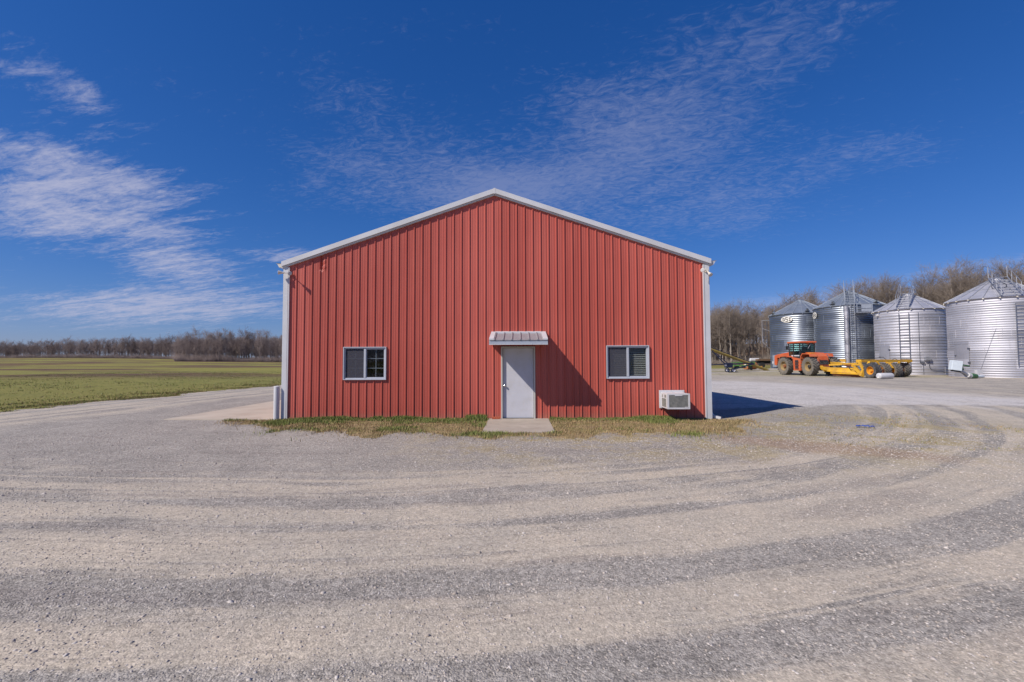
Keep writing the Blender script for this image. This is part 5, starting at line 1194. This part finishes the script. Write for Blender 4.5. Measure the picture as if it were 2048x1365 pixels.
def plant(protos, k, x, y, sc, label, group, bm, tm):
    o = empty('bare_tree', (x, y, Hs(x, y)), random.uniform(0, 6.28)); o.scale = (sc*random.uniform(.9, 1.15),)*2+(sc,)
    tag(o, label, 'tree', group)
    for me, nm, mt in ((protos[k][0], 'trunk', bm), (protos[k][1], 'crown', tm)):
        if not me.materials: me.materials.append(mt)
        c = bpy.data.objects.new(nm, me); COL.objects.link(c); c.parent = o
NL = ['tall slender bare trunk with a narrow twiggy crown in the wood behind the bins', 'straight bare tree branching high up in the wood behind the bins',
      'bare wide-crowned tree at the edge of the wood behind the bins', 'thin whippy bare tree in the wood behind the bins',
      'low-branched bushy bare tree in the wood behind the bins', 'tall bare tree with a full round crown in the wood behind the bins']
nln = np.linalg.norm(TL1-TL0)
for i in range(135):
    t = -0.35+1.62*random.random(); off = random.uniform(0, 1)**1.4*20
    p = TL0+(TL1-TL0)*t+TLN*off; k = random.randrange(6)
    plant(near_protos, k, p[0], p[1], random.uniform(0.80, 1.06)*(0.95 if t < .4 else 1.03), NL[k], 'bare trees in the wood behind the bins', M['bark'], M['twig'])
FL = ['round-crowned bare tree in the far treeline across the field', 'narrow bare tree in the far treeline across the field', 'low spreading bare tree in the far treeline across the field',
      'tallest kind of bare tree in the far treeline across the field', 'small bare tree in the far treeline across the field']
for i in range(62):        # nearer block of the left treeline
    t = (i+random.random())/62; d = 262+random.uniform(0, 26); px_ = 372+t*270
    x, y = Cxy((px_-1024)/910*d, d); k = random.randrange(5)
    plant(far_protos, k, x, y, random.uniform(0.78, 1.18)*(1.0 if px_ < 540 else 0.85), FL[k], 'bare trees in the far treeline', M['farbark'], M['fartwig'])
for i in range(78):        # farther block
    t = (i+random.random())/78; d = 455-85*t+random.uniform(0, 18); px_ = -60+t*440
    x, y = Cxy((px_-1024)/910*d, d); k = random.randrange(5)
    plant(far_protos, k, x, y, random.uniform(0.82, 1.08)*(0.88+0.28*t), FL[k], 'bare trees in the far treeline', M['farbark'], M['fartwig'])
def forest_mass(name, pos, sc, label, bm):
    Vs = []; Ts = []; base = 0
    for i, ((x, y), s) in enumerate(zip(pos, sc)):
        (tv, tf), (cv, cf) = FARRAW[i % 3]; a = RNG.uniform(0, 6.28); c, q = math.cos(a), math.sin(a)
        for v, f in ((tv, tf), (cv, cf)):
            w = np.stack([v[:, 0]*c-v[:, 1]*q, v[:, 0]*q+v[:, 1]*c, v[:, 2]], 1)*s+np.array([x, y, Hs(x, y)]); Vs.append(w); Ts.append(f+base); base += len(v)
    o = mobj(name, npmesh(name, np.concatenate(Vs), np.concatenate(Ts)), bm); return tag(o, label, 'woodland', kind='stuff')
pos = []; sc = []
for i in range(520):
    t = -1.5+2.9*random.random(); off = random.uniform(16, 80); p = TL0+(TL1-TL0)*t+TLN*off; pos.append(p); sc.append(random.uniform(.75, 1.0))
forest_mass('woodland', pos, sc, 'dense mass of bare woodland deeper behind the grain bins', M['twig'])
pos = []; sc = []
for i in range(480):
    t = random.random()
    if i % 3 == 0: d = 290+random.uniform(0, 60); px_ = 350+t*250*(0.9 if random.random() < .75 else 1.2)
    else: d = 470-80*t+random.uniform(8, 70); px_ = -90+t*480
    x, y = Cxy((px_-1024)/910*d, d); pos.append((x, y)); sc.append(random.uniform(.82, 1.0)*(0.9+0.2*t))
forest_mass('woodland', pos, sc, 'dense mass of bare woodland behind the far treeline', M['fartwig'])
# brush: low thicket of stems under the trees
def brush(name, pts, hmax, label, mt):
    n = len(pts); tm = []
    P = np.array([(x, y, Hs(x, y)) for x, y in pts]); d = RNG.normal(0, 0.45, (n, 3)); d[:, 2] = 1; h = (RNG.uniform(0.3, 1, n)*np.clip(vnoise(P[:, 0]*0.09, P[:, 1]*0.09, 91)*0.9+vnoise(P[:, 0]*0.4, P[:, 1]*0.4, 92)*0.6-0.1, 0.5, 1.1))[:, None]*hmax; tip = P+d*h
    w = RNG.normal(0, 1, (n, 3)); w[:, 2] *= .2; w = w/np.linalg.norm(w, axis=1)[:, None]*0.03*hmax/2.5
    V = np.stack([P-w, P+w, tip, P+np.roll(w, 1, 1)], 1).reshape(-1, 3); b = np.arange(n)*4
    T = np.concatenate([np.stack([b, b+1, b+2], 1), np.stack([b+1, b+3, b+2], 1), np.stack([b+3, b, b+2], 1)])
    return tag(mobj(name, npmesh(name, V, T), mt), label, 'brush', kind='stuff')
pts = []
for i in range(34000):
    t = -1.4+2.7*random.random(); p = TL0+(TL1-TL0)*t+TLN*(-2+random.random()**1.3*26); pts.append((p[0], p[1]))
brush('underbrush', pts, 3.4, 'brown leafless underbrush at the foot of the wood behind the bins', M['twig'])
pts = []
for i in range(52000):
    if i % 2: d = 262+random.random()*30; px_ = 350+random.random()*280
    else: px_ = -70+random.random()*450; d = 450-85*(px_+60)/440+random.random()*30
    pts.append(Cxy((px_-1024)/910*d, d))
brush('underbrush', pts, 5.5, 'brown leafless underbrush along the far treeline', M['fartwig'])
